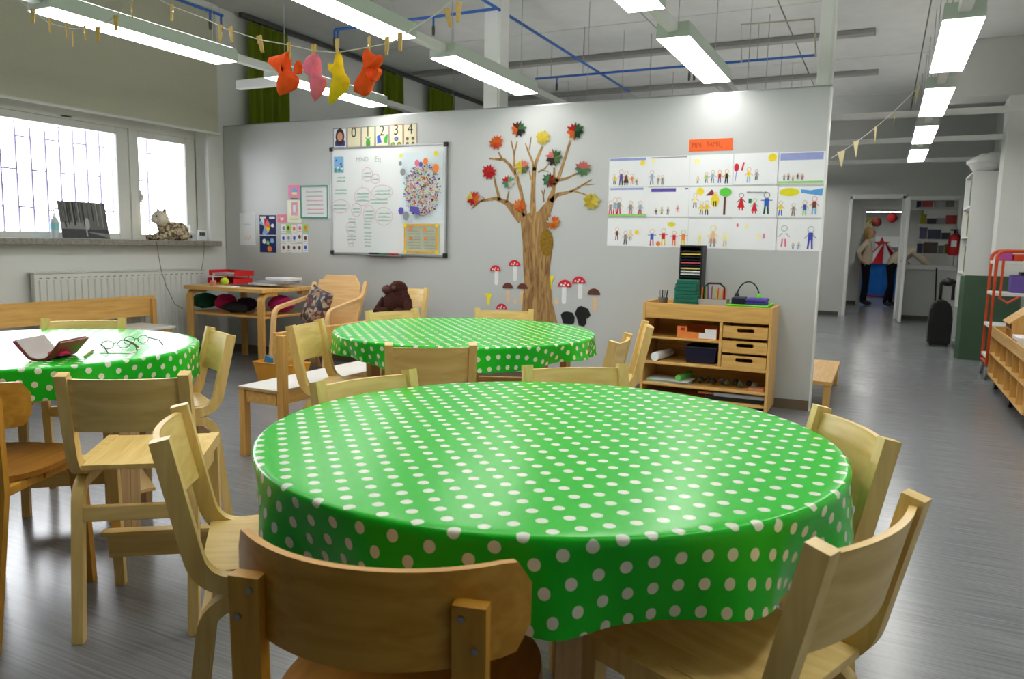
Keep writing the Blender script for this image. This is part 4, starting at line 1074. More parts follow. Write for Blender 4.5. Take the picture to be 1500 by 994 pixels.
for pts, lab in (([(885, 880), (905, 858), (940, 852), (985, 862), (1005, 900), (1002, 950), (985, 965), (905, 955), (895, 915)], 'squat black paper mushroom beside the tree foot'), ([(1005, 870), (1030, 815), (1062, 805), (1120, 830), (1142, 885), (1118, 912), (1105, 912), (1105, 955), (1085, 982), (1040, 972), (1028, 925), (1020, 900)], 'tall black paper mushroom beside the tree foot')):
    bm = B(); flat(bm, [fB(*q) for q in pts], 0.0005, 0.004); tag(obj('paper_mushroom', bm, BLACK), lab, 'paper mushroom', 'paper mushrooms')
# ================================================================== shelf unit against the partition
SX0, SX1, SY0, SY1, SZ = -1.565, -0.655, 5.42, 5.80, 0.765
def sz(py, px=952): return onY(px, py, SY0).z
za, zs1, zs2, zs3 = sz(465), sz(492), sz(528), sz(559)
su = thing('shelf_unit', 'low pine shelf unit with a tray top and three drawers below the drawings', 'shelf unit', ((SX0 + SX1) / 2, SY0, 0))
def sp(name, x0, x1, y0, y1, z0, z1, m=PINE_X, bev=0.003):
    bm = B(); c = su.location; box(bm, x0 - c.x, x1 - c.x, y0 - c.y, y1 - c.y, z0, z1, bev); return obj(name, bm, m, su)
T = 0.02
sp('side_panel', SX0, SX0 + T, SY0, SY1, 0.03, SZ, PINE); sp('side_panel', SX1 - T, SX1, SY0, SY1, 0.03, SZ, PINE)
sp('back_panel', SX0 + T, SX1 - T, SY1 - 0.012, SY1, 0.05, SZ, PINE_X)
sp('apron', SX0 + T, SX1 - T, SY0 + 0.002, SY0 + T, za, SZ - 0.004)
sp('tray_bottom', SX0 + T, SX1 - T, SY0 + T, SY1 - 0.012, SZ - 0.066, SZ - 0.05)
xd = onY(1055, 500, SY0).x
sp('shelf', SX0 + T, xd - T / 2, SY0 + 0.006, SY1 - 0.012, zs1 - 0.016, zs1)
sp('shelf', SX0 + T, SX1 - T, SY0 + 0.004, SY1 - 0.012, zs2 - 0.02, zs2)
sp('shelf', SX0 + T, SX1 - T, SY0 + 0.004, SY1 - 0.012, zs3 - 0.02, zs3)
sp('bottom_shelf', SX0 + T, SX1 - T, SY0 + 0.004, SY1 - 0.012, 0.06, 0.08)
sp('divider', xd - T / 2, xd + T / 2, SY0 + 0.004, SY1 - 0.012, zs2, za)
for x in (SX0 + 0.05, SX1 - 0.05):
    for y in (SY0 + 0.05, SY1 - 0.05):
        bm = B(); lathe(bm, [(0.02, 0.0), (0.02, 0.045), (0.012, 0.06)], 12, (x - su.location.x, y - su.location.y, 0)); obj('foot', bm, BLACK, su)
dw = SX1 - T - xd - T / 2 - 0.008; dh = (za - zs2 - 0.004) / 3
for k in range(3):
    z0 = zs2 + 0.001 + k * dh; x0 = xd + T / 2 + 0.004; hgt = dh - 0.02
    bm = B(); n = 8; r = 0.014; cx0, cx1, cz = dw * 0.36, dw * 0.66, hgt * 0.66
    up = [(cx0 + r * math.cos(a), cz + r * math.sin(a)) for a in [math.pi - math.pi / 2 * i / n for i in range(n + 1)]] + [(cx1 + r * math.cos(a), cz + r * math.sin(a)) for a in [math.pi / 2 - math.pi / 2 * i / n for i in range(n + 1)]]
    dn = [(a, 2 * cz - b) for a, b in up]
    mt = Matrix(((1, 0, 0, x0 - su.location.x), (0, 0, 1, 0.004), (0, 1, 0, z0), (0, 0, 0, 1)))
    prism(bm, [(0, cz)] + up + [(dw, cz), (dw, hgt), (0, hgt)], 0, 0.014, mt)
    prism(bm, [(0, cz)] + dn + [(dw, cz), (dw, 0), (0, 0)], 0, 0.014, mt)
    dr_ = obj('drawer', bm, PINE_X, su)
    bm = B(); c = su.location
    box(bm, x0 - c.x, x0 + 0.01 - c.x, 0.019, 0.33, z0, z0 + hgt); box(bm, x0 + dw - 0.01 - c.x, x0 + dw - c.x, 0.019, 0.33, z0, z0 + hgt)
    box(bm, x0 + 0.01 - c.x, x0 + dw - 0.01 - c.x, 0.32, 0.33, z0, z0 + hgt); box(bm, x0 + 0.01 - c.x, x0 + dw - 0.01 - c.x, 0.019, 0.32, z0, z0 + 0.006)
    obj('drawer_box', bm, PINE_X, dr_)
# things in it
xo = onY(992, 490, SY0 + 0.05).x; xo2 = onY(1050, 490, SY0 + 0.05).x
t = thing('organiser_box', 'orange and white cut-down cardboard box on the upper shelf', 'box', (xo, SY0 + 0.04, zs1 + 0.0006))
w = xo2 - xo; OC = ink(232, 140, 70)
bm = B(); prism(bm, [(0, 0), (w, 0), (w, 0.075), (w * .7, 0.075), (w * .7, 0.045), (w * .26, 0.045), (w * .26, 0.085), (0, 0.085)], 0.0, 0.003, Matrix(((1, 0, 0, 0), (0, 0, 1, 0), (0, 1, 0, 0), (0, 0, 0, 1)))); obj('front_panel', bm, OC, t)
bm = B(); prism(bm, [(w * .56, 0.004), (w - .002, 0.004), (w - .002, 0.073), (w * .71, 0.073), (w * .71, 0.043), (w * .56, 0.043)], -0.0012, 0.0, Matrix(((1, 0, 0, 0), (0, 0, 1, 0), (0, 1, 0, 0), (0, 0, 0, 1)))); obj('white_print', bm, PAPER, t)
bm = B(); prism(bm, [(.025, .055), (.055, .055), (.055, .075), (.025, .075)], -0.0012, 0.0, Matrix(((1, 0, 0, 0), (0, 0, 1, 0), (0, 1, 0, 0), (0, 0, 0, 1)))); obj('red_print', bm, RED, t)
bm = B(); box(bm, 0, 0.003, 0.003, 0.2, 0, 0.085); box(bm, w - .003, w, 0.003, 0.2, 0, 0.085); box(bm, 0, w, 0.2, 0.203, 0, 0.085); box(bm, 0.003, w - .003, 0.003, 0.2, 0, 0.003); obj('box_sides', bm, OC, t)
def basket(name, lab, x0, x1, y0, y1, z, h, m, cat='basket', wall=0.004, flare=0.015):
    cx, cy = (x0 + x1) / 2, (y0 + y1) / 2
    t = thing(name, lab, cat, (cx, cy, z)); a, b = (x1 - x0) / 2, (y1 - y0) / 2
    bm = B()
    ro = [[bm.verts.new((sx * (a - (flare if zz == 0 else 0) - d), sy * (b - (flare if zz == 0 else 0) - d), zz if d == 0 else max(zz, 0.004))) for sx, sy in ((-1, -1), (1, -1), (1, 1), (-1, 1))] for zz, d in ((0, 0), (h, 0), (h, wall), (0, wall))]
    bm.faces.new(ro[0][::-1]); bm.faces.new(ro[3])
    for p, q in zip(ro, ro[1:]):
        for k in range(4): bm.faces.new((p[k], p[(k + 1) % 4], q[(k + 1) % 4], q[k]))
    obj('body', bm, m, t)
    bm = B(); tube(bm, [(-a, -b, h), (a, -b, h), (a, b, h), (-a, b, h)], 0.006, 6, 0, True); obj('rim', bm, m, t)
    return t
NAVY = pmat('dark_navy_plastic', (24, 24, 52), 0.4, 0.4, 0.05)
basket('storage_basket', 'dark navy plastic basket', onY(1003, 520, SY0 + .08).x, onY(1050, 520, SY0 + .08).x, SY0 + 0.06, SY0 + 0.3, zs2 + 0.0006, 0.115, NAVY)['label'] = 'dark navy plastic basket beside the white paper roll in the shelf unit'
def roll(lab, px, py, z, r, L, m, yo=0.01):
    x = onY(px, py, SY0).x
    bm = B(); lathe(bm, [(r * .35, 0), (r, 0), (r, L), (r * .35, L), (r * .35, 0.002)], 18, (0, 0, 0), 0, Matrix.Translation((x, SY0 + yo, z + r)) @ Matrix.Rotation(RAD(-90), 4, 'X') @ Matrix.Rotation(RAD(8), 4, 'Y'))
    return tag(obj('paper_roll', bm, m, None, True), lab, 'paper roll')
roll('white paper roll lying on the second shelf', 958.5, 519, zs2, 0.032, 0.3, PAPER)
roll('green and white rolled sheet on the third shelf', 992, 552, zs3 + 0.0225, 0.022, 0.26, ink(110, 190, 90), 0.02)
bm = B()
for k in range(7):
    a = Matrix.Rotation(RAD(random.uniform(-6, 6)), 4, 'Z'); box(bm, -0.16, 0.16, -0.11, 0.11, k * 0.003, k * 0.003 + 0.0014, 0, k % 2, Matrix.Translation((SX0 + 0.2, SY0 + 0.13, zs3 + 0.0006)) @ a)
o = tag(obj('paper_stack', bm, [PAPER, ink(170, 200, 140)]), 'loose stack of white and green paper on the third shelf', 'paper')
for k in range(9):
    bm = B(); x0 = SX0 + 0.42 + k * 0.048; blob(bm, (x0, SY0 + 0.12 + 0.05 * (k % 2), zs3 + 0.029), (0.022, 0.04, 0.022), 8, None, 0, .4, k)
    tag(obj('craft_scrap', bm, ink(*((60, 66, 50), (84, 90, 70), (48, 40, 36), (110, 104, 92), (70, 80, 56))[k % 5])), 'dull crumpled craft scrap on the third shelf', 'craft scrap', 'craft scraps on the third shelf')
bm = B(); box(bm, SX1 - 0.14, SX1 - 0.03, SY0 + 0.02, SY0 + 0.12, zs3 + 0.0005, zs3 + 0.02, 0.003); tag(obj('wood_block', bm, ink(196, 130, 90)), 'flat reddish wood block at the corridor end of the third shelf', 'block')
t = thing('paper_trimmer', 'long grey paper trimmer lying on the bottom shelf', 'trimmer', (onY(1075, 585, SY0 + .06).x, SY0 + 0.09, 0.0805))
bm = B(); box(bm, -0.2, 0.2, -0.05, 0.05, 0, 0.03, 0.006); obj('base', bm, BLACK, t)
bm = B(); box(bm, -0.14, 0.21, -0.06, -0.02, 0.031, 0.058, 0.006); obj('arm', bm, pmat('grey_plastic', (160, 163, 168), 0.4), t)
bm = B(); tube(bm, [(-0.25, -0.04, 0.045), (-0.14, -0.04, 0.045)], 0.009, 8); obj('handle', bm, ink(190, 120, 70), t)
# on the tray top
ZTY = SZ - 0.0494
t = thing('disc_rack', 'tall black rack of disc cases standing on the shelf unit', 'rack', (onY(1012, 440, 5.66).x, 5.66, ZTY))
h = onY(1012, 359, 5.6).z - ZTY
for sx in (-1, 1):
    bm = B(); box(bm, sx * .078 - .006, sx * .078 + .006, -.07, .07, 0, h, .002); obj('side_panel', bm, BLACK, t)
bm = B(); box(bm, -.072, .072, .062, .07, 0, h); box(bm, -.072, .072, -.07, .062, 0, .01); box(bm, -.072, .072, -.07, .062, h - .012, h - .002); obj('back_panel', bm, BLACK, t)
cc = [(60, 60, 64), (214, 186, 60), (34, 34, 38), (30, 30, 34), (190, 80, 110), (36, 36, 40), (206, 196, 110), (220, 222, 224), (210, 212, 214), (34, 34, 36), (30, 30, 34), (120, 122, 126), (214, 214, 218), (216, 216, 220), (190, 190, 196), (50, 50, 54), (40, 60, 50), (36, 36, 40), (60, 60, 66), (40, 40, 44)]
for k, c in enumerate(cc):
    z0 = h - .03 - (k + 1) * (h - .05) / len(cc)
    bm = B(); box(bm, t.location.x - .0705, t.location.x + .0705, 5.66 - .068, 5.66 + .06, ZTY + z0, ZTY + z0 + .0105, .001)
    tag(obj('disc_case', bm, pmat('disc_case_%d' % k, c, 0.25, 0.5, 0.02)), {1: 'yellow disc case', 4: 'pink disc case', 6: 'pale yellow disc case', 16: 'dark green disc case'}.get(k, 'white or grey disc case' if max(c) > 100 else 'black disc case') + ' in the black rack on the shelf unit', 'disc case', 'disc cases in the black rack')
TEAL = pmat('teal_card', (20, 104, 84), 0.5, 0.4, 0.08, 12)
x1 = onY(1008, 440, 5.52).x - .012
for k in range(8):
    a = Matrix.Translation((x1 + random.uniform(-.006, .006), 5.53, ZTY + .0005 + k * .027)) @ rotz(RAD(random.uniform(-8, 8)))
    bm = B(); box(bm, -.095 + .003 * k, .095 - .003 * k, -.055, .055, 0, .0255, .003, 0, a); tag(obj('teal_box', bm, TEAL), ('lowest', 'second lowest', 'third lowest', 'fourth lowest', 'fifth lowest', 'third from top', 'second from top', 'topmost')[k] + ' flat teal box of the stack in front of the disc rack', 'box', 'stack of teal boxes')
t = thing('pencil_caddy', 'clear pencil caddy with a black handle beside the teal stack', 'caddy', (onY(1044, 445, 5.55).x + .006, 5.55, ZTY))
bm = B()
for a in ((-.1, .1, -.06, -.057), (-.1, .1, .057, .06), (-.1, -.097, -.057, .057), (.097, .1, -.057, .057), (-.0015, .0015, -.057, .057)): box(bm, *a, 0.0, .085)
box(bm, -.097, .097, -.057, .057, 0, .003); obj('tray', bm, pmat('clear_plastic_caddy', (176, 172, 168), 0.25, 0.5, 0.03), t)
bm = B(); tube(bm, [(-.075, 0, .05), (-.07, 0, .17), (-.04, 0, .195), (.04, 0, .195), (.07, 0, .17), (.075, 0, .05)], .007, 8); obj('handle', bm, BLACK, t)
pc = [(214, 60, 50), (232, 150, 40), (236, 214, 60), (70, 150, 80), (60, 110, 190), (130, 80, 160), (226, 120, 150), (150, 90, 50), (220, 80, 40), (190, 200, 60), (60, 160, 190), (230, 180, 60), (200, 40, 70), (240, 130, 60), (90, 120, 200), (214, 90, 60)]
for k, c in enumerate(pc):
    a = Vector((t.location.x + (-.088 + .0105 * k if k < 8 else .0165 + .0098 * (k - 8)), 5.55 + (-.035 if k % 2 else .03), ZTY + .004)); b = a + Vector((random.uniform(-.006, .006), random.uniform(-.010, .010), random.uniform(.13, .17)))
    bm = B(); tube(bm, [a, b, b + (b - a).normalized() * .016], [.0045, .0045, .001], 6); tag(obj('pencil', bm, ink(*c)), ('red', 'orange yellow', 'yellow', 'green', 'blue', 'purple', 'pink', 'brown', 'red orange', 'lime', 'cyan', 'golden', 'crimson', 'orange', 'periwinkle', 'brick red')[k] + ' pencil standing in the caddy on the shelf unit', 'pencil', 'pencils in the caddy')
LIME = pmat('lime_plastic', (120, 226, 40), 0.4, 0.4, 0.05)
x0, x2 = t.location.x + .112, SX1 - T - .004
basket('tray_basket', 'lime green shallow tray on the shelf unit holding boxes', x0, x2 - .02, 5.455, 5.76, ZTY, .055, LIME, 'tray', .004, .006)
bm = B(); box(bm, x0 + .02, x0 + .105, 5.50, 5.66, ZTY + .006, ZTY + .105, .006); tag(obj('storage_box', bm, NAVY), 'dark navy box in the lime tray beside the caddy', 'box')
t = thing('plastic_box', 'clear box with a purple lid in the lime tray, corridor end', 'box', ((x0 + .115 + x2 - .03) / 2, 5.58, ZTY + .006))
bm = B(); hw = (x2 - .03 - x0 - .115) / 2 - .008; box(bm, -hw, hw, -.08, .08, 0, .075, .006); obj('body', bm, ink(70, 62, 150), t)
bm = B(); box(bm, -hw - .004, hw + .004, -.085, .085, .0755, .095, .004); obj('lid', bm, ink(86, 70, 160), t)
t = thing('headphones', 'black headphones with a lime cushion lying in the lime tray', 'headphones', (x0 + .1, 5.71, ZTY + .06))
bm = B(); tube(bm, [(-.08 * math.cos(a), 0, .03 + .12 * math.sin(a)) for a in [math.pi * i / 12 for i in range(13)]], .005, 8); obj('headband', bm, BLACK, t)
for sx in (-1, 1):
    bm = B(); blob(bm, (sx * .078, 0, .03), (.02, .034, .04), 12); obj('ear_cup', bm, BLACK if sx < 0 else LIME, t)
t = thing('small_pot', 'small dark pot of pens at the tree end of the shelf unit tray', 'pot', (SX0 + .1, 5.6, ZTY))
bm = B(); lathe(bm, [(.03, 0), (.036, .075), (.032, .075), (.027, .004)], 16); obj('pot', bm, ink(120, 110, 100), t)
for k in range(4):
    bm = B(); tube(bm, [(-.012 + .008 * k, 0, .006), (-.03 + .02 * k, .01, .13)], .005, 6); obj('pen', bm, BLACK if k % 2 else GRY, t)

# ================================================================== desk in the corner
DXA, DXB, DYA, DYB = -5.78, -4.82, 4.96, 5.68
dk = thing('side_table', 'pine side table with bent legs and a lower shelf by the radiator', 'table', ((DXA + DXB) / 2, (DYA + DYB) / 2, 0))
hx, hy = (DXB - DXA) / 2, (DYB - DYA) / 2
bm = B(); box(bm, -hx, hx, -hy, hy, .695, .73, .003); obj('tabletop', bm, PINE_X, dk)
for sx in (-1, 1):
    for sy in (-1, 1):
        bm = B(); ribbon(bm, fillet([(hy - .03, 0), (hy - .03, .678), (hy - .2, .678)], .07, 8), .032, -.03, .03, 0, Matrix.Translation((sx * (hx - .045), 0, 0)) @ (Matrix.Identity(4) if sy > 0 else rotz(math.pi)))
        obj('leg', bm, PINE, dk, True)
zsh = onY(385, 465, DYA).z
bm = B(); box(bm, -hx + .02, hx - .02, -hy + .05, hy - .05, zsh - .02, zsh, .003); obj('shelf', bm, PINE_X, dk)
def on_desk(px, py, y): return onY(px, py, y).x
REDP = pmat('red_plastic', (206, 34, 40), 0.35, 0.5, 0.05)
t = thing('letter_tray', 'red two tier letter tray on the side table', 'tray', (on_desk(337, 405, 5.45), 5.45, .73))
for z0, dx in ((0.0, 0), (.075, .02)):
    bm = B(); box(bm, -.17 + dx, .17 + dx, -.12, .12, z0 + .0, z0 + .006); box(bm, -.17 + dx, .17 + dx, .112, .12, z0 + .006, z0 + .055); box(bm, -.17 + dx, -.162 + dx, -.12, .112, z0 + .006, z0 + .055); box(bm, .162 + dx, .17 + dx, -.12, .112, z0 + .006, z0 + .055); obj('tray', bm, REDP, t)
bm = B()
for sx in (-1, 1): tube(bm, [(sx * .14, .1, .05), (sx * .14, .1, .08)], .006, 6)
obj('riser', bm, BLACK, t)
for k in range(5):
    bm = B(); box(bm, -.15, .15, -.1, .1, 0, .004, 0, 0, Matrix.Translation((t.location.x + .02, 5.45, .812 + k * .0042)) @ rotz(RAD(random.uniform(-3, 3)))); tag(obj('paper_sheets', bm, (PAPER, GRY)[k % 2]), 'sheaf of paper in the upper red letter tray', 'paper', 'sheaves in the letter tray')
bm = B(); blob(bm, (on_desk(329, 411, 5.15), 5.15, .73 + .038), (.038, .038, .038), 14); tag(obj('tennis_ball', bm, pmat('ball_felt', (196, 216, 60), 0.9, 0.2, 0.1, 60), None, True), 'yellow green ball on the side table in front of the red tray', 'ball')
bm = B(); box(bm, on_desk(330, 415, 5.1) - .02, on_desk(330, 415, 5.1) + .18, 5.02, 5.1, .7305, .736); tag(obj('paper_sheets', bm, PAPER), 'white paper slip under the ball on the side table', 'paper')
t = thing('tape_dispenser', 'small pink and white dispenser at the side table edge', 'dispenser', (on_desk(312, 412, 5.12), 5.12, .73))
bm = B(); box(bm, -.022, .022, -.02, .02, 0, .045, .005); obj('body', bm, ink(232, 150, 140), t)
bm = B(); tube(bm, [(0, 0, .045), (0, 0, .085), (.02, 0, .1)], .006, 8); obj('nozzle', bm, PAPER, t)
for k, (px, c, w_) in enumerate(((372, (60, 62, 66), .13), (395, (200, 202, 206), .15), (420, (150, 152, 158), .16), (436, (222, 222, 226), .12))):
    x = min(on_desk(px, 413, 5.3), DXB - w_ - .01); bm = B(); box(bm, -w_, w_, -.11, .11, 0, .012 + .004 * k, .002, 0, Matrix.Translation((x, 5.25 + .04 * k, .7308 + (0, .0165, .036, .060)[k])) @ rotz(RAD((12, -8, 5, -4)[k])))
    tag(obj('folder', bm, pmat('folder_%d' % k, c, 0.5)), ('black folder on the side table next to the ball', 'light grey folder lying over the black one on the side table', 'mid grey folder towards the armchair end of the side table', 'white folder on top at the armchair end of the side table')[k], 'folder', 'folders on the side table')
for px, y, r, c, lab in ((301, 5.24, (.10, .14, .07), (26, 92, 70), 'dark green cloth bag on the lower shelf of the side table'), (331, 5.30, (.10, .1, .07), (216, 44, 120), 'bright pink cloth bag on the lower shelf of the side table'), (361, 5.30, (.10, .11, .06), (52, 42, 86), 'dark purple cloth bag on the lower shelf of the side table'), (345, 5.10, (.15, .05, .045), (34, 30, 34), 'black pouch at the front of the side table shelf'), (412, 5.36, (.11, .13, .075), (190, 40, 110), 'magenta bag on the shelf end next to the armchair')):
    x = on_desk(px, 450, y); bm = B(); blob(bm, (x, y, zsh + r[2] * 1.16), r, 14, None, 0, .3, px); tag(obj('cloth_bag', bm, pmat('bag_%d' % px, c, 0.8, 0.3, 0.15, 14), None, True), lab, 'bag', 'bags on the side table shelf')
x = on_desk(372, 462, 5.0); bm = B(); tube(bm, [(x, 5.02, zsh + .022), (x + .16, 5.1, zsh + .022)], .021, 14); tag(obj('cardboard_roll', bm, ink(190, 140, 84)), 'short brown cardboard roll on the side table shelf', 'roll')
YCR = pmat('amber_crate_plastic', (226, 158, 50), 0.45, 0.4, 0.06)
p = fl(437, 545); basket('plastic_crate', 'amber yellow crate on the floor between side table and armchair', p.x + .02, p.x + .44, 4.58, 4.79, 0.0, .17, YCR, 'crate', .006, .03)
bm = B(); box(bm, -.1, .1, -.012, .012, 0, .15, .002, 0, Matrix.Translation((p.x + .15, 4.65, .05)) @ Matrix.Rotation(RAD(18), 4, 'Y')); tag(obj('book', bm, ink(70, 130, 180)), 'blue book sticking up out of the amber crate', 'book')
bm = B(); box(bm, -.09, .09, -.012, .012, 0, .14, .002, 0, Matrix.Translation((p.x + .17, 4.72, .04)) @ Matrix.Rotation(RAD(-6), 4, 'Y')); tag(obj('book', bm, ink(40, 90, 90)), 'dark teal book leaning in the amber crate', 'book')

# ================================================================== armchair with cushion, gorilla
ACX, ACY = -4.36, 5.12
ac = thing('armchair', 'pale bentwood armchair with a shield shaped plywood back near the whiteboard', 'armchair', (ACX, ACY, 0), RAD(5))
PALE = wood('pale_bent_birch', (220, 176, 116), (234, 194, 136), 2); PALE_X = wood('pale_bent_birch_across', (220, 176, 116), (236, 196, 138), 0)
bm = B()
prism(bm, [(-.2, .30), (.2, .30), (.235, .62), (.215, .79), (.15, .87), (-.15, .87), (-.215, .79), (-.235, .62)], 0, .014, Matrix(((1, 0, 0, 0), (0, -.20, 1, .30), (0, .98, 0.2, 0), (0, 0, 0, 1))) @ Matrix.Identity(4)); 
for v in bm.verts: v.co.y = .25 + (v.co.z - .4) * .26 + (0.014 if v.co.y > .3 - .2 * v.co.z / .98 + .007 else 0)
obj('backrest', bm, PALE_X, ac)
bm = B(); box(bm, -.22, .22, -.24, .26, .36, .385, .004); obj('seat', bm, PALE_X, ac)
for s in (-1, 1):
    x0, x1 = sorted((s * .25, s * .285))
    bm = B(); ribbon(bm, fillet([(-.29, 0), (-.22, .58), (.30, .66), (.36, .78)], .1, 8), .03, x0, x1); obj('arm', bm, PALE, ac, True)
    bm = B(); ribbon(bm, fillet([(.36, 0), (.24, .42), (.42, .80)], .2, 6), .03, *sorted((s * .222, s * .249))); obj('leg', bm, PALE, ac, True)
    bm = B(); ribbon(bm, [(-.26, .335), (.29, .345)], .03, *sorted((s * .222, s * .249))); obj('seat_rail', bm, PALE, ac)
def tapestry():
    m = bpy.data.materials.new('tapestry_cloth'); m.use_nodes = True
    nt = m.node_tree; b = nt.nodes['Principled BSDF']
    tc = nt.nodes.new('ShaderNodeTexCoord'); vo = nt.nodes.new('ShaderNodeTexVoronoi'); vo.inputs['Scale'].default_value = 34
    sp_ = nt.nodes.new('ShaderNodeSeparateColor'); rp = nt.nodes.new('ShaderNodeValToRGB'); e = rp.color_ramp
    e.interpolation = 'CONSTANT'; e.elements[0].color = S(60, 62, 74); e.elements[1].position = .25; e.elements[1].color = S(150, 120, 96)
    for q, c in ((.45, (92, 54, 52)), (.6, (176, 160, 136)), (.78, (70, 84, 104)), (.9, (120, 70, 60))): n = e.elements.new(q); n.color = S(*c)
    nt.links.new(tc.outputs['Object'], vo.inputs['Vector']); nt.links.new(vo.outputs['Color'], sp_.inputs[0]); nt.links.new(sp_.outputs[0], rp.inputs[0]); nt.links.new(rp.outputs[0], b.inputs['Base Color'])
    b.inputs['Roughness'].default_value = .9
    return m
bm = B(); n = 10; gr_ = []
for s in (-1, 1):
    g = []
    for i in range(n + 1):
        row = []
        for j in range(n + 1):
            u, v = -1 + 2 * i / n, -1 + 2 * j / n; th = .055 * (max(0, (1 - u ** 4) * (1 - v ** 4))) ** .5
            k = 1 - .06 * (1 - abs(u * v))
            row.append(bm.verts.new((u * .17 * (1 - .06 * (1 - v * v)), s * th, v * .17 * (1 - .06 * (1 - u * u)))))
        g.append(row)
    for i in range(n):
        for j in range(n): bm.faces.new((g[i][j], g[i + 1][j], g[i + 1][j + 1], g[i][j + 1]))
bmesh.ops.remove_doubles(bm, verts=bm.verts, dist=.0005)
cu = obj('cushion', bm, tapestry(), None, True); cu.location = (ACX - .05, ACY + .06, .385 + .20); cu.rotation_euler = (RAD(-18), RAD(12), RAD(-20))
tag(cu, 'square cushion with a mottled tapestry pattern leaning in the armchair', 'cushion')
# gorilla on a birch chair
gx, gy = -3.52, 5.28
dup(chair0, (gx - .07, gy + .14, 0), RAD(180), 'birch child chair carrying the brown toy gorilla', 'birch child chairs')
FUR = pmat('brown_plush', (62, 34, 28), 0.95, 0.15, 0.35, 60, bump=0.6)
GFACE = pmat('gorilla_face_plush', (84, 46, 42), 0.7, 0.3, 0.15, 20)
t = thing('toy_gorilla', 'brown plush gorilla sitting on a chair and looking up at the wall', 'soft toy', (gx - .07, gy - .06, .518))
bm = B(); blob(bm, (0, .0, .14), (.125, .1, .13), 16, None, 0, .12, 1); blob(bm, (.01, .0, .215), (.085, .08, .07), 14, None, 0, .1, 2)
for s in (-1, 1):
    tube(bm, [(s * .1, -.02, .17), (s * .15, -.06, .08), (s * .12, -.1, .05)], [.045, .04, .035], 10); tube(bm, [(s * .06, -.05, .062), (s * .09, -.15, .06), (s * .09, -.185, .06)], [.055, .048, .04], 10)
obj('body', bm, FUR, t, True)
bm = B(); blob(bm, (.005, -.0, .255), (.078, .08, .072), 16, Matrix.Rotation(RAD(-15), 4, 'Y'), 0, .08, 3); hd = obj('head', bm, FUR, t, True)
bm = B(); blob(bm, (-.07, -.045, .25), (.05, .045, .038), 14, Matrix.Rotation(RAD(18), 4, 'Y')); obj('muzzle', bm, GFACE, hd, True)
for s in (-1, 1):
    bm = B(); blob(bm, (-.058, -.04 + s * .026, .288), (.007, .007, .007), 8); obj('eye', bm, BLACK, hd)
    bm = B(); blob(bm, (.02, s * .078 - .005, .27), (.018, .012, .022), 8); obj('ear', bm, GFACE, hd, True)

# ================================================================== benches
zb_, x0, x1, y0, y1 = .384, -3.05, -2.75, 2.95, 4.25
t = thing('bench', 'pine bench with a white seat and low backrest between the tables', 'bench', ((x0 + x1) / 2, (y0 + y1) / 2, 0))
cx, cy = t.location.x, t.location.y
bm = B(); box(bm, x0 - cx, x1 - cx - .02, y0 - cy, y1 - cy, zb_ - .018, zb_, .002); st = obj('seat', bm, pmat('white_laminate', (232, 232, 230), 0.3, 0.5, 0.01), t)
bm = B(); box(bm, x0 - cx - .001, x1 - cx - .019, y0 - cy - .001, y1 - cy + .001, zb_ - .017, zb_ - .004); obj('seat_edge', bm, LEGWOOD, st)
for a in ((x0 + .01, x0 + .03, y0 + .045, y1 - .045), (x1 - .05, x1 - .03, y0 + .045, y1 - .045), (x0 + .045, x1 - .045, y0 + .01, y0 + .03), (x0 + .045, x1 - .045, y1 - .03, y1 - .01)):
    bm = B(); box(bm, a[0] - cx, a[1] - cx, a[2] - cy, a[3] - cy, zb_ - .085, zb_ - .019, .002); obj('apron', bm, PINE_Y, t)
for yy in (y0, y1 - .042):
    bm = B(); box(bm, x0 - cx, x0 - cx + .042, yy - cy, yy - cy + .042, 0, zb_ - .018, .003); obj('leg', bm, PINE, t)
    bm = B(); box(bm, x1 - cx - .03, x1 - cx + .012, yy - cy, yy - cy + .042, 0, .672, .003); obj('back_leg', bm, PINE, t)
bm = B(); box(bm, x1 - cx - .052, x1 - cx - .031, y0 - cy, y1 - cy, .52, .685, .004); obj('backrest', bm, PINE_Y, t)
bx = -5.92; ztop, zlow = onX(222, 432, bx).z, onX(222, 462, bx).z; ye = onX(226, 440, bx).y
t = thing('wall_bench', 'long pine bench with a broad back board in front of the radiator', 'bench', (-5.7, 3.4, 0))
bm = B(); box(bm, bx + 5.7 - .012, bx + 5.7 + .012, 2.2 - 3.4, ye - 3.4, zlow, ztop, .004); obj('backrest', bm, PINE_Y, t)
bm = B(); box(bm, bx + 5.7 + .02, -5.47 + 5.7, 2.2 - 3.4, 4.6 - 3.4, .385, .405, .003); obj('seat', bm, pmat('white_laminate', (232, 232, 230)), t)
for yy in (2.3, ye - .06):
    bm = B(); box(bm, bx + 5.7 + .013, bx + 5.7 + .05, yy - 3.4, yy - 3.4 + .045, 0, ztop - .03, .003); obj('back_leg', bm, PINE, t)
    bm = B(); box(bm, -5.52 + 5.7, -5.48 + 5.7, min(yy, 4.5) - 3.4, min(yy, 4.5) - 3.4 + .045, 0, .384, .003); obj('leg', bm, PINE, t)
bm = B(); box(bm, -5.515 + 5.7, -5.49 + 5.7, 2.25 - 3.4, 4.58 - 3.4, .32, .384, .003); obj('apron', bm, PINE_Y, t)
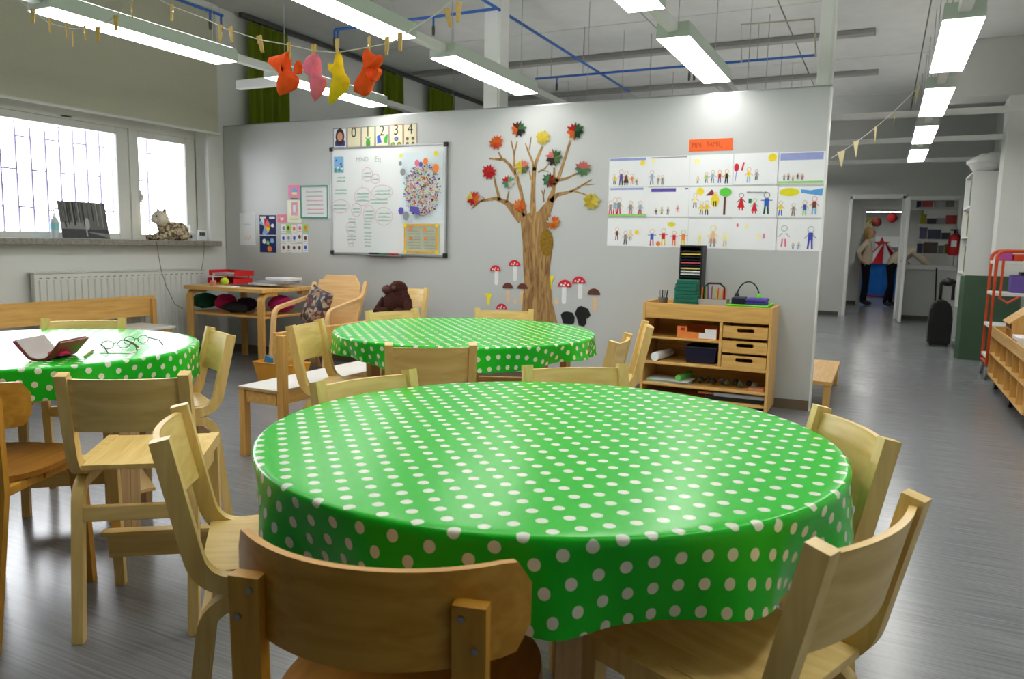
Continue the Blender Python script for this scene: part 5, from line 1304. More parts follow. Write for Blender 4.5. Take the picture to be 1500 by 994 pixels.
# ================================================================== on the window sill
ZS = 1.135
def sl(px, x=-6.17): return onX(px, 345, x).y
y = sl(81); t = thing('pump_bottle', 'clear pump bottle with a pale blue label on the sill beside the photo', 'bottle', (-6.17, y, ZS))
CLR = pmat('clear_plastic_bottle', (214, 224, 226), 0.15, 0.5, 0.02)
bm = B(); lathe(bm, [(.030, 0), (.034, .01), (.034, .13), (.026, .16), (.012, .175), (.012, .185)], 18); obj('bottle', bm, CLR, t, True)
bm = B(); lathe(bm, [(.0345, .07), (.0345, .125)], 18); obj('label', bm, ink(150, 214, 222), t, True)
bm = B(); lathe(bm, [(.014, .186), (.014, .2), (.005, .202), (.005, .225)], 12); tube(bm, [(0, 0, .228), (.0, -.035, .224)], .006, 8); obj('pump', bm, PAPER, t)
# leaning forest photograph
y0, y1 = onX(97, 345, -6.14).y, onX(166, 345, -6.14).y; hh = .315
m = Matrix(((0, -.17, .985, -6.19), (1, 0, 0, y0), (0, .985, .17, ZS + .004), (0, 0, 0, 1)))
p = Pad(y1 - y0, hh, ink(120, 120, 120), m, .006); rn = random.Random(8)
p.rect(0, 0, p.w, p.h * .25, ink(84, 84, 86)); p.rect(0, p.h * .25, p.w * .5, p.h * .42, ink(150, 150, 150))
for k in range(26):
    u = rn.random() * (p.w - .012); p.rect(u, p.h * rn.uniform(.25, .5), u + rn.uniform(.005, .012), p.h - .001, ink(*[rn.choice((54, 70, 96, 160))] * 3))
p.disc(p.w * .55, p.h * .4, .022, ink(196, 196, 196), .05); p.rect(p.w * .5, p.h * .05, p.w * .53, p.h * .35, ink(190, 190, 190)); p.poly([(p.w * .5, p.h * .18), (p.w - .002, .004), (p.w - .002, .04)], ink(150, 150, 150))
tag(p.done('forest_photo'), 'black and white forest photograph leaning on the window', 'photograph')
# lynx
y = sl(246); t = thing('toy_lynx', 'spotted plush lynx lying on the window sill', 'soft toy', (-6.14, y, ZS))
def fur_mat():
    m = bpy.data.materials.new('spotted_plush'); m.use_nodes = True
    nt = m.node_tree; b = nt.nodes['Principled BSDF']; tc = nt.nodes.new('ShaderNodeTexCoord'); nz = nt.nodes.new('ShaderNodeTexNoise'); nz.inputs['Scale'].default_value = 38; nz.inputs['Detail'].default_value = 2
    rp = nt.nodes.new('ShaderNodeValToRGB'); e = rp.color_ramp; e.elements[0].position = .4; e.elements[0].color = S(86, 72, 48); e.elements[1].position = .56; e.elements[1].color = S(206, 190, 158)
    nt.links.new(tc.outputs['Object'], nz.inputs['Vector']); nt.links.new(nz.outputs[0], rp.inputs[0]); nt.links.new(rp.outputs[0], b.inputs['Base Color']); b.inputs['Roughness'].default_value = .95
    return m
LYX = fur_mat(); LYF = pmat('pale_plush', (226, 216, 198), 0.95, 0.2, 0.1, 50)
bm = B(); blob(bm, (0, .03, .085), (.085, .14, .09), 16, None, 0, .15, 5); blob(bm, (0, .1, .085), (.09, .085, .09), 14, None, 0, .1, 6); blob(bm, (0, -.06, .13), (.068, .07, .085), 14, Matrix.Rotation(RAD(25), 4, 'X'))
for s in (-1, 1):
    tube(bm, [(s * .045, -.06, .06), (s * .05, -.14, .025), (s * .05, -.21, .022)], [.034, .028, .024], 10); tube(bm, [(s * .07, .12, .03), (s * .085, .05, .022)], [.03, .022], 10)
tube(bm, [(0, .17, .05), (.02, .215, .04)], [.026, .02], 10)
obj('body', bm, LYX, t, True)
bm = B(); blob(bm, (0, -.105, .205), (.076, .074, .07), 16, None, 0, .06, 7); hd = obj('head', bm, LYF, t, True)
bm = B(); blob(bm, (0, -.17, .185), (.036, .03, .026), 12); obj('muzzle', bm, LYF, hd, True)
bm = B(); blob(bm, (0, -.2, .195), (.009, .006, .006), 8); obj('nose', bm, BRN, hd)
for s in (-1, 1):
    bm = B(); blob(bm, (s * .032, -.17, .222), (.007, .006, .008), 8); obj('eye', bm, BLACK, hd)
    bm = B(); tube(bm, [(s * .04, -.09, .245), (s * .047, -.088, .285), (s * .05, -.086, .31)], [.022, .012, .002], 8); ea = obj('ear', bm, LYX, hd, True)
    bm = B(); tube(bm, [(s * .05, -.086, .3), (s * .052, -.083, .335)], [.005, .001], 6); obj('ear_tuft', bm, BLACK, ea)
bm = B(); blob(bm, (.02, .222, .04), (.018, .014, .018), 8); obj('tail_tip', bm, BLACK, t)
y = sl(278.5); t = thing('spray_bottle', 'white plastic bottle on the sill behind the lynx tail', 'bottle', (-6.16, y, ZS))
bm = B(); lathe(bm, [(.034, 0), (.036, .01), (.036, .08), (.014, .1), (.014, .115)], 16); obj('bottle', bm, WHITE, t, True)
bm = B(); lathe(bm, [(.016, .116), (.016, .15), (.008, .155)], 12); obj('cap', bm, WHITE, t)
bm = B(); lathe(bm, [(.0365, .02), (.0365, .07)], 16); obj('label', bm, ink(196, 214, 230), t)
y = sl(293); t = thing('thermometer', 'white digital thermometer standing on the end of the sill', 'thermometer', (-6.14, y, ZS), RAD(55))
bm = B(); box(bm, -.042, .042, -.012, .012, 0, .105, .006); obj('case', bm, PAPER, t)
bm = B(); box(bm, -.03, .03, -.0135, -.0122, .045, .09); sc_ = obj('screen', bm, ink(150, 160, 150), t)
bm = B()
for k in range(3): box(bm, -.022 + .016 * k, -.01 + .016 * k, -.0142, -.0136, .052, .083)
obj('digits', bm, BLACK, sc_)
def cable(name, lab, pts, r=.003):
    bm = B(); tube(bm, pts, r, 6); tag(obj(name, bm, ink(90, 90, 92)), lab, 'cable')
X_ = -6.02
def q(px, py, x=X_): return onX(px, py, x)
ZQ = [q(229, 354, -6.012), q(232, 372), q(236, 395, -5.97), q(244, 420, -5.97), q(256, 445, -5.97), q(268, 452, -5.9)]
cable('cable', 'thin dark cable hanging from the sill under the lynx to the side table', ZQ)
cable('cable', 'thin dark cable hanging from the thermometer end of the sill', [q(299, 353, -6.012), q(299, 370), q(297, 385, -5.97), q(295, 396, -5.95)], .0025)

# ================================================================== on the glasses-case table
zt = ZT + .001
def tp(px, py): return fl(px, py, zt)
p = tp(77, 523); t = thing('glasses_case', 'open dark red glasses case on the dotted cloth', 'case', p, RAD(22))
CASE = pmat('dark_red_case', (150, 24, 52), 0.35, 0.5, 0.05); LIN = pmat('grey_case_lining', (176, 168, 166), 0.9, 0.2)
for s, nm in ((-1, 'lid'), (1, 'base')):
    bm = B(); pts = fillet([(.0, .0), (s * .03, .004), (s * .082, .062)], .03, 8)
    ribbon(bm, pts, .006, -.075, .075, 0, rotz(RAD(-90))); o = obj(nm, bm, CASE, t, True)
    bm = B(); ribbon(bm, [(a * .93 + 0 * s, b + .0045) for a, b in pts], .002, -.071, .071, 0, rotz(RAD(-90))); obj('lining', bm, LIN, o, True)
bm = B(); blob(bm, (.035, 0, .018), (.03, .035, .012), 10, None, 0, .3, 2); tag(obj('cleaning_cloth', bm, ink(214, 40, 100)), 'crumpled pink cleaning cloth inside the glasses case', 'cloth').location = p
def glasses(px, py, rz, c, lab):
    p = tp(px, py); t = thing('eyeglasses', lab, 'eyeglasses', p, rz, 'eyeglasses')
    for s in (-1, 1):
        bm = B(); tube(bm, [(s * .034 + .026 * math.cos(a), 0, .022 + .019 * math.sin(a)) for a in [2 * math.pi * i / 20 for i in range(20)]], .0016, 6, 0, True); obj('rim', bm, c, t)
        bm = B(); lathe(bm, [(.025, 0), (.025, .001)], 20, (0, 0, 0), 0, Matrix.Translation((s * .034, 0, .022)) @ Matrix.Rotation(RAD(90), 4, 'X') @ Matrix.Diagonal((1, .74, 1, 1))); obj('lens', bm, glass_mat(), t)
        bm = B(); tube(bm, [(s * .062, .001, .027), (s * .064, .09, .024), (s * .06, .13, .004)], .0028, 6); obj('temple', bm, c, t)
    bm = B(); tube(bm, [(-.009, 0, .026), (0, 0, .03), (.009, 0, .026)], .0016, 6); obj('bridge', bm, c, t)
    t.scale = (.8, .8, .8)
glasses(170, 511, RAD(-115), ink(60, 40, 36), 'dark framed eyeglasses lying next to the white slip')
glasses(200, 504, RAD(-100), BLACK, 'black framed eyeglasses with brown tips, farther from the glasses case')
a, b = tp(124, 524), tp(136, 515); bm = B(); tube(bm, [a + Vector((0, 0, .004)), b + Vector((0, 0, .004))], .004, 8); tag(obj('pen', bm, ink(150, 150, 90)), 'short olive pencil on the dotted cloth between case and glasses', 'pencil')
a = tp(172, 516); bm = B(); box(bm, -.055, .055, -.02, .02, 0, .001, 0, 0, Matrix.Translation(a) @ rotz(RAD(32))); tag(obj('paper_slip', bm, PAPER), 'small white paper slip under the eyeglasses', 'paper')

# ================================================================== washing line with felt toys
YL = 2.6
def lp(px, py, y=YL): return onY(px, py, y)
line = [(236, 1), (252, 9), (300, 27), (330, 42), (380, 58), (424, 66), (459, 74), (494, 77), (541, 69), (575, 62), (640, 20), (672, -8)]
bm = B(); tube(bm, [lp(*a) for a in line], .0022, 6); tag(obj('string_line', bm, pmat('white_string', (216, 214, 206), 0.9)), 'white string carrying the felt toys', 'string')
bm = B(); tube(bm, [lp(*a) for a in ((20, -6), (72, 34), (107, 42), (143, 42), (170, 22), (200, -4))], .0022, 6); tag(obj('string_line', bm, pmat('white_string', (216, 214, 206))), 'white string sagging across the lamp beside the roller blind', 'string')
PEG = pmat('wooden_peg', (206, 172, 96), 0.6, 0.3, 0.1, 20)
def peg(px, py, lab, ang=0.0):
    p = lp(px, py); t = thing('clothes_peg', lab, 'clothes peg', p, random.uniform(-.6, .6), 'wooden clothes pegs')
    for s in (-1, 1):
        bm = B(); box(bm, -.005, .005, -.0035, .0035, -.06, .012, .001, 0, Matrix.Rotation(RAD(4 * s + ang), 4, 'Y') @ Matrix.Translation((s * .006, 0, 0))); obj('jaw', bm, PEG, t)
    bm = B(); tube(bm, [(-.008, 0, -.022), (.008, 0, -.022)], .004, 8); obj('spring', bm, METAL, t)
for px, py in ((48, 16), (73, 29), (97, 38), (107, 50), (124, 41), (143, 43), (170, 26), (193, 8)): peg(px, py, 'wooden clothes peg on the string by the roller blind lamp', random.uniform(-15, 15))
for px, py in ((252, 10), (323, 40), (338, 43), (380, 56)): peg(px, py, 'empty wooden clothes peg on the toy string towards the windows', random.uniform(-15, 15))
for px, py in ((567, 58), (586, 52), (655, 16), (672, 8)): peg(px, py, 'empty wooden clothes peg on the toy string past the last felt toy', random.uniform(-15, 15))
def felt(name, pts, rgb, lab, pegpx, extra=None):
    """stuffed felt shape: outline in photo pixels, puffed out to both sides"""
    P = [lp(*q_) for q_ in pts]; c = sum(P, Vector()) / len(P)
    t = thing(name, lab, 'felt toy', c, 0, 'felt toys on the line'); bm = B(); n = len(P)
    m = pmat('felt_%d_%d_%d' % rgb, rgb, 0.95, 0.15, 0.1, 40, bump=0.4)
    vs = {}
    rings = []
    for s, f, th in ((0, 1.0, 0), (1, .8, .02), (1, .4, .03), (-1, .8, .02), (-1, .4, .03)):
        rings.append([bm.verts.new(((p_.x - c.x) * f, s * th, (p_.z - c.z) * f)) for p_ in P])
    for a, b in ((0, 1), (1, 2), (0, 3), (3, 4)):
        for k in range(n): bm.faces.new((rings[a][k], rings[a][(k + 1) % n], rings[b][(k + 1) % n], rings[b][k]))
    bm.faces.new(rings[2]); bm.faces.new(rings[4])
    bmesh.ops.triangulate(bm, faces=[f for f in bm.faces if len(f.verts) > 4])
    obj('body', bm, m, t, True)
    if extra:
        E_ = [lp(*q_) for q_ in extra]; bm = B()
        prism(bm, [(p_.x - c.x, p_.z - c.z) for p_ in E_], -.012, .012, Matrix(((1, 0, 0, 0), (0, 0, 1, 0), (0, 1, 0, 0), (0, 0, 0, 1)))); obj('tail', bm, m, t)
    peg(pegpx[0], pegpx[1], 'wooden clothes peg holding up ' + lab.split(' hanging')[0])
felt('felt_fox', [(424, 74), (412, 80), (394, 84), (392, 90), (403, 99), (411, 108), (413, 118), (408, 132), (409, 140), (418, 138), (434, 131), (439, 122), (437, 112), (428, 106), (422, 98), (424, 88)], (238, 88, 34), 'orange felt fox hanging next to the empty pegs', (424, 66), [(432, 108), (434, 95), (438, 89), (441, 96), (440, 108)])
felt('felt_bird', [(461, 77), (449, 84), (444, 96), (447, 107), (456, 112), (459, 122), (457, 136), (461, 150), (470, 141), (478, 126), (477, 116), (469, 110), (464, 104), (467, 93), (467, 82)], (226, 118, 140), 'pink felt bird hanging between the fox and yellow toy', (460, 69))
felt('felt_hare', [(495, 77), (493, 92), (486, 94), (482, 92), (482, 98), (490, 104), (492, 116), (490, 130), (486, 146), (483, 154), (490, 150), (498, 142), (508, 134), (512, 122), (511, 114), (503, 104), (500, 92), (499, 78)], (234, 200, 40), 'yellow felt hare hanging between the pink and second orange toy', (494, 61))
felt('felt_fox', [(540, 73), (536, 71), (534, 78), (536, 92), (532, 106), (519, 126), (518, 134), (534, 142), (541, 138), (546, 122), (543, 112), (546, 100), (557, 93), (561, 86), (560, 80), (550, 81)], (238, 88, 34), 'orange felt fox hanging last, beside the long lamp', (541, 58), [(545, 118), (549, 106), (556, 100), (557, 106), (551, 118)])
# bunting from the partition end to the corridor lamp
A, Bq = Vector((PX1 + .02, 5.88, onY(1218, 232, 5.9).z)), Vector((.2, 6.46, 2.44))
pts = [A.lerp(Bq, i / 10) + Vector((0, 0, -.05 * math.sin(math.pi * i / 10))) for i in range(11)]
bt = thing('bunting', 'string of small cream triangle flags rising from the partition end to a lamp', 'bunting', A)
bm = B(); tube(bm, [p_ - A for p_ in pts], .0022, 6); obj('string', bm, pmat('white_string', (216, 214, 206)), bt)
for k, i in enumerate((1, 2.5, 4.5, 6.5, 8.8)):
    p_ = A.lerp(Bq, i / 10) + Vector((0, 0, -.05 * math.sin(math.pi * i / 10))) - A
    bm = B(); prism(bm, [(-.03, 0), (.03, 0.01), (.01, -.11)], -.001, .001, Matrix.Translation(p_) @ rotz(RAD(35 + 20 * k)) @ Matrix.Rotation(RAD(90), 4, 'X')); obj('flag', bm, pmat('cream_flag', (220, 208, 160), 0.9), bt)
# ================================================================== corridor side
t = thing('low_table', 'low pine table behind the end of the partition', 'table', (-.62, 6.56, 0))
bm = B(); box(bm, -.34, .345, -.6, .6, .175, .205, .003); obj('tabletop', bm, PINE_Y, t)
for sx in (-1, 1):
    for sy in (-1, 1):
        bm = B(); box(bm, sx * .31 - .025, sx * .31 + .025, sy * .565 - .025, sy * .565 + .025, 0, .174, .003); obj('leg', bm, PINE, t)
    bm = B(); box(bm, sx * .32 - .01, sx * .32 + .01, -.53, .53, .12, .174, .002); obj('apron', bm, PINE_Y, t)
# rolling cubby shelf
CX0, CX1, CYA, CYB, CZ0, CZ1 = .885, 1.24, 5.86, 7.72, .115, .47
t = thing('rolling_cubby', 'low pine cubby shelf on black casters along the corridor wall', 'shelf unit', ((CX0 + CX1) / 2, (CYA + CYB) / 2, 0))
c = t.location
def cp(name, a, m=PINE_Y):
    bm = B(); box(bm, a[0] - c.x, a[1] - c.x, a[2] - c.y, a[3] - c.y, a[4], a[5], .002); return obj(name, bm, m, t)
cp('bottom_panel', (CX0, CX1, CYA, CYB, CZ0, CZ0 + .016)); cp('top_panel', (CX0, CX1, CYA, CYB, CZ1 - .016, CZ1)); cp('middle_shelf', (CX0, CX1, CYA + .016, CYB - .016, .30, .314))
cp('back_panel', (CX1 - .01, CX1, CYA + .016, CYB - .016, CZ0 + .016, CZ1 - .016))
for y in (CYA, CYB - .016): cp('end_panel', (CX0, CX1, y, y + .016, CZ0 + .016, CZ1 - .016), PINE)
nc = 6
for k in range(1, nc):
    y = CYA + (CYB - CYA) * k / nc
    for z0, z1 in ((CZ0 + .016, .30), (.314, CZ1 - .016)): cp('divider', (CX0 + .004, CX1 - .01, y - .006, y + .006, z0, z1), PINE)
for a in ((CX0, CX0 + .014, CYA, CYB), (CX1 - .014, CX1, CYA, CYB), (CX0 + .014, CX1 - .014, CYA, CYA + .014), (CX0 + .014, CX1 - .014, CYB - .014, CYB)): cp('rim', (*a, CZ1, CZ1 + .07))
for y in (CYA + .09, (CYA + CYB) / 2, CYB - .09):
    for x in (CX0 + .06, CX1 - .06):
        bm = B(); lathe(bm, [(.02, -.014), (.043, -.014), (.045, 0), (.043, .014), (.02, .014)], 18, (0, 0, 0), 0, Matrix.Translation((x - c.x, y - c.y, .045)) @ Matrix.Rotation(RAD(90), 4, 'Y')); w_ = obj('caster', bm, BLACK, t, True)
        bm = B(); box(bm, x - c.x - .02, x - c.x + .02, y - c.y - .02, y - c.y + .02, .088, .115, .002); obj('caster_plate', bm, METAL, w_)
for k, (iy, iz, col, lab) in enumerate(((5, 1, (200, 90, 90), 'small red and white toy in an upper cubby cell'), (5, 0, (90, 130, 90), 'small green toy in a lower cubby cell'), (1, 1, (120, 40, 40), 'dark red toy cup in the cubby cell closest to the near end'), (0, 0, (200, 214, 206), 'pale toy bowl in the bottom cubby cell at the near end'), (2, 1, (70, 60, 60), 'dark toy block in an upper middle cubby cell'))):
    y = CYA + (CYB - CYA) * (iy + .5) / nc; z = CZ0 + .0166 if iz == 0 else .3146
    bm = B(); lathe(bm, [(.04, 0), (.055, .03), (.05, .07), (.03, .09)], 14, (CX0 + .09, y, z)); tag(obj('toy_cup', bm, ink(*col), None, True), lab, 'toy')
# dollhouse on the cubby
t = thing('dollhouse', 'open wooden dollhouse with a pitched roof on the cubby shelf', 'dollhouse', ((CX0 + CX1) / 2, 7.15, CZ1 + .0006))
for y in (-.16, .0, .16):
    bm = B(); prism(bm, [(-.13, 0), (.13, 0), (.13, .16), (0, .27), (-.13, .16)], y - .006, y + .006, Matrix(((1, 0, 0, 0), (0, 0, 1, 0), (0, 1, 0, 0), (0, 0, 0, 1)))); obj('gable', bm, PINE, t)
for s in (-1, 1):
    bm = B(); box(bm, 0, .2, -.18, .18, 0, .01, .001, 0, Matrix.Translation((0, 0, .284)) @ Matrix.Rotation(RAD(40 if s > 0 else 140), 4, 'Y')); obj('roof', bm, PINE_Y, t)
bm = B(); box(bm, -.13, .13, -.155, .155, .1, .108); obj('floor_plate', bm, PINE_Y, t)
for k in range(5):
    bm = B(); box(bm, -.12, -.02, -.14 + .06 * k, -.1 + .06 * k, .109, .155 + .01 * (k % 3)); obj('furniture', bm, ink(*((30, 40, 70), (150, 40, 50), (30, 90, 90), (50, 50, 56), (90, 40, 60))[k]), t)
t = thing('toy_box', 'white printed box lying on the cubby shelf beside the dollhouse', 'box', (CX0 + .13, 6.72, CZ1 + .0006))
bm = B(); box(bm, -.09, .09, -.14, .14, .0, .085, .003); obj('body', bm, PAPER, t)
bm = B(); box(bm, -.092, -.0905, -.1, .1, .02, .06); obj('print', bm, ink(210, 120, 120), t)
bm = B(); blob(bm, (CX0 + .12, 6.3, CZ1 + .058), (.07, .1, .05), 12, None, 0, .3, 3); tag(obj('soft_ball', bm, ink(120, 40, 50), None, True), 'dark red soft toy lying in the cubby rim at the near end', 'toy')
# orange trolley
TX0, TX1, TY0, TY1 = .93, 1.38, 8.22, 8.62
t = thing('trolley', 'orange tube trolley with white shelves and wheels', 'trolley', ((TX0 + TX1) / 2, (TY0 + TY1) / 2, 0)); c = t.location
for y in (TY0, TY1):
    bm = B(); f = fillet([(TX0, .13), (TX0, 1.19), (TX1, 1.19), (TX1, .13)], .08, 8); tube(bm, [(a - c.x, y - c.y, b) for a, b in f], .016, 10); obj('tube_frame', bm, ORANGE, t, True)
bm = B(); tube(bm, [(TX0 - c.x, TY0 - c.y, .15), (TX0 - c.x, TY1 - c.y, .15)], .014, 8); obj('cross_tube', bm, ORANGE, t); bm = B(); tube(bm, [(TX1 - c.x, TY0 - c.y, .15), (TX1 - c.x, TY1 - c.y, .15)], .014, 8); obj('cross_tube', bm, ORANGE, t)
for z in (.19, .48, .78, 1.07):
    bm = B(); box(bm, TX0 - c.x - .01, TX1 - c.x + .01, TY0 - c.y + .0, TY1 - c.y, z, z + .03, .004); obj('shelf', bm, WHITE, t)
bm = B(); tube(bm, [(TX0 + .05 - c.x, TY0 - c.y - .018, 1.12), (TX0 + .05 - c.x, TY0 - c.y - .018, .76), (TX0 + .11 - c.x, TY0 - c.y - .018, .72), (TX0 + .2 - c.x, TY0 - c.y - .018, .78)], .011, 8); obj('hook_rod', bm, ORANGE, t)
for x in (TX0, TX1):
    for y in (TY0, TY1):
        bm = B(); lathe(bm, [(.02, -.012), (.055, -.012), (.058, 0), (.055, .012), (.02, .012)], 20, (0, 0, 0), 0, Matrix.Translation((x - c.x, y - c.y, .058)) @ Matrix.Rotation(RAD(90), 4, 'Y')); w_ = obj('wheel', bm, pmat('grey_rubber', (120, 122, 124), 0.6), t, True)
        bm = B(); tube(bm, [(x - c.x + .018, y - c.y, .058), (x - c.x + .018, y - c.y, .13)], .008, 8); obj('fork', bm, METAL, w_)
for x, z, w2, h2, col, lab in ((1.01, 1.10, .05, .05, (190, 90, 170), 'pink purple toy on the top trolley shelf'), (1.11, 1.10, .04, .04, (226, 80, 50), 'red orange toy on the top trolley shelf'), (1.24, 1.10, .07, .045, (150, 190, 70), 'yellow green toy on the top trolley shelf'), (1.2, .81, .13, .1, (110, 90, 170), 'purple tray box on the second trolley shelf')):
    bm = B(); box(bm, x - w2, x + w2, 8.3, 8.5, z + .0005, z + h2 * 1.6, .01); tag(obj('toy_box', bm, ink(*col)), lab, 'box')
bm = B(); box(bm, 1.14, 1.28, 8.32, 8.48, .9705, 1.0, .004); tag(obj('toy_case', bm, BLACK), 'black flat case on the purple tray box', 'case')
# green boards
GRB = pmat('dark_green_board', (58, 84, 62), 0.5, 0.4, 0.08, 3)
for k, (x0, x1, y, h_, lab) in enumerate(((.815, 1.35, 9.66, .925, 'dark green folded board leaning in front of the white cabinet'), (.78, 1.30, 9.76, .915, 'second dark green board standing just behind the first'))):
    bm = B(); box(bm, x0, x1, -.014, .014, 0, h_, .003, 0, Matrix.Translation((0, y, 0)) @ Matrix.Rotation(RAD(-3), 4, 'X')); tag(obj('display_board', bm, GRB if k == 0 else pmat('green_board_edge', (84, 112, 88), 0.5)), lab, 'board')
# black wheeled case
t = thing('instrument_case', 'black upright wheeled case with a handle before the far panel', 'case', (.69, 10.95, 0))
bm = B(); pr = [(-.125, .02), (.125, .02), (.13, .3), (.12, .47), (.08, .555), (0, .585), (-.07, .56), (-.115, .48), (-.13, .3)]
prism(bm, pr, -.15, .15, Matrix(((1, 0, 0, 0), (0, 0, 1, 0), (0, 1, 0, 0), (0, 0, 0, 1)))); bmesh.ops.bevel(bm, geom=bm.edges[:], offset=.02, segments=2, affect='EDGES'); obj('body', bm, pmat('black_leatherette', (20, 20, 22), 0.35, 0.5, 0.1, 20), t, True)
bm = B(); tube(bm, [(-.02, 0, .58), (-.02, 0, .78), (.05, 0, .84), (.12, 0, .82), (.12, 0, .58)], .022, 10); obj('handle', bm, BLACK, t, True)
bm = B(); blob(bm, (.06, 0, .8), (.09, .06, .05), 10); obj('grip_bag', bm, BLACK, t, True)
for s in (-1, 1):
    bm = B(); lathe(bm, [(.025, -.012), (.025, .012)], 14, (0, 0, 0), 0, Matrix.Translation((s * .09, -.1, .026)) @ Matrix.Rotation(RAD(90), 4, 'Y')); obj('wheel', bm, BLACK, t)
# white cabinet
KX0, KX1, KY0, KY1, KZ = .86, 1.32, 10.4, 11.3, 2.11
t = thing('tall_cabinet', 'tall white open cabinet side-on to the corridor', 'cabinet', ((KX0 + KX1) / 2, (KY0 + KY1) / 2, 0)); c = t.location
def kp(n, a):
    bm = B(); box(bm, a[0] - c.x, a[1] - c.x, a[2] - c.y, a[3] - c.y, a[4], a[5], .002); obj(n, bm, WHITE, t)
kp('side_panel', (KX0, KX1, KY0, KY0 + .02, 0, KZ)); kp('side_panel', (KX0, KX1, KY1 - .02, KY1, 0, KZ)); kp('back_panel', (KX1 - .01, KX1, KY0 + .02, KY1 - .02, .05, KZ - .02)); kp('top_panel', (KX0, KX1, KY0 + .02, KY1 - .02, KZ - .02, KZ))
shz = [.06, .5, .93, 1.36, 1.72]
for z in shz: kp('shelf', (KX0 + .004, KX1 - .01, KY0 + .02, KY1 - .02, z - .02, z))
rn = random.Random(6)
for z, lo in ((1.72, .24), (1.36, .22), (.93, .24)):
    y = KY0 + .03; k = 0
    while y < KY0 + .42:
        w_ = rn.uniform(.025, .05); h_ = lo + rn.uniform(0, .08)
        bm = B(); box(bm, KX0 + .02, KX0 + .22, y, y + w_ - .003, z + .0005, z + h_, .002); col = rn.choice(((40, 90, 110), (30, 60, 110), (60, 120, 90), (200, 180, 90), (150, 60, 50), (120, 100, 90)))
        tag(obj('book', bm, ink(*col)), {(40, 90, 110): 'teal', (30, 60, 110): 'navy', (60, 120, 90): 'green', (200, 180, 90): 'yellow', (150, 60, 50): 'red', (120, 100, 90): 'brown'}[col] + ' binder on the %s shelf of the white cabinet' % {1.72: 'top', 1.36: 'second', .93: 'third'}[z], 'book', 'books in the white cabinet'); y += w_; k += 1
bm = B(); blob(bm, (KX0 + .2, KY0 + .3, KZ + .115), (.24, .34, .115), 18, None, 0, .25, 4); tag(obj('plastic_sack', bm, pmat('white_sack', (222, 224, 220), 0.5, 0.4, 0.04, 10, bump=.5), None, True), 'crumpled white plastic sack on top of the tall cabinet', 'sack')
# fire extinguisher on the far wall
p = onY(1396, 374, YF - .12); z0 = p.z
t = thing('fire_extinguisher', 'red fire extinguisher hanging beside the glazed panel', 'fire extinguisher', (p.x, YF - .12, z0))
h_ = onY(1396, 342, YF - .12).z - z0
bm = B(); lathe(bm, [(.06, 0), (.085, .02), (.09, .05), (.09, h_ * .78), (.075, h_ * .9), (.03, h_)], 22); obj('cylinder', bm, pmat('extinguisher_red', (196, 20, 30), 0.25, 0.5, 0.03), t, True)
bm = B(); box(bm, -.05, .03, -.094, -.089, h_ * .4, h_ * .68); obj('label', bm, PAPER, t)
bm = B(); tube(bm, [(0, 0, h_), (0, 0, h_ + .06)], .02, 10); box(bm, -.07, .05, -.015, .015, h_ + .05, h_ + .075, .004); tube(bm, [(.02, -.03, h_ + .04), (.08, -.06, h_ * .8), (.085, -.06, h_ * .4)], .012, 8); obj('valve', bm, BLACK, t)
bm = B(); box(bm, -.05, .05, .088, .118, h_ * .55, h_ * .65); obj('bracket', bm, METAL, t)
bm = B(); a, b = onY(1372, 392, YF - .02), onY(1370, 440, YF - .02); tube(bm, [a, (a + b) / 2, b], .012, 6); tag(obj('strap', bm, BLACK), 'thin black strap hanging down below the glazed panel', 'strap')
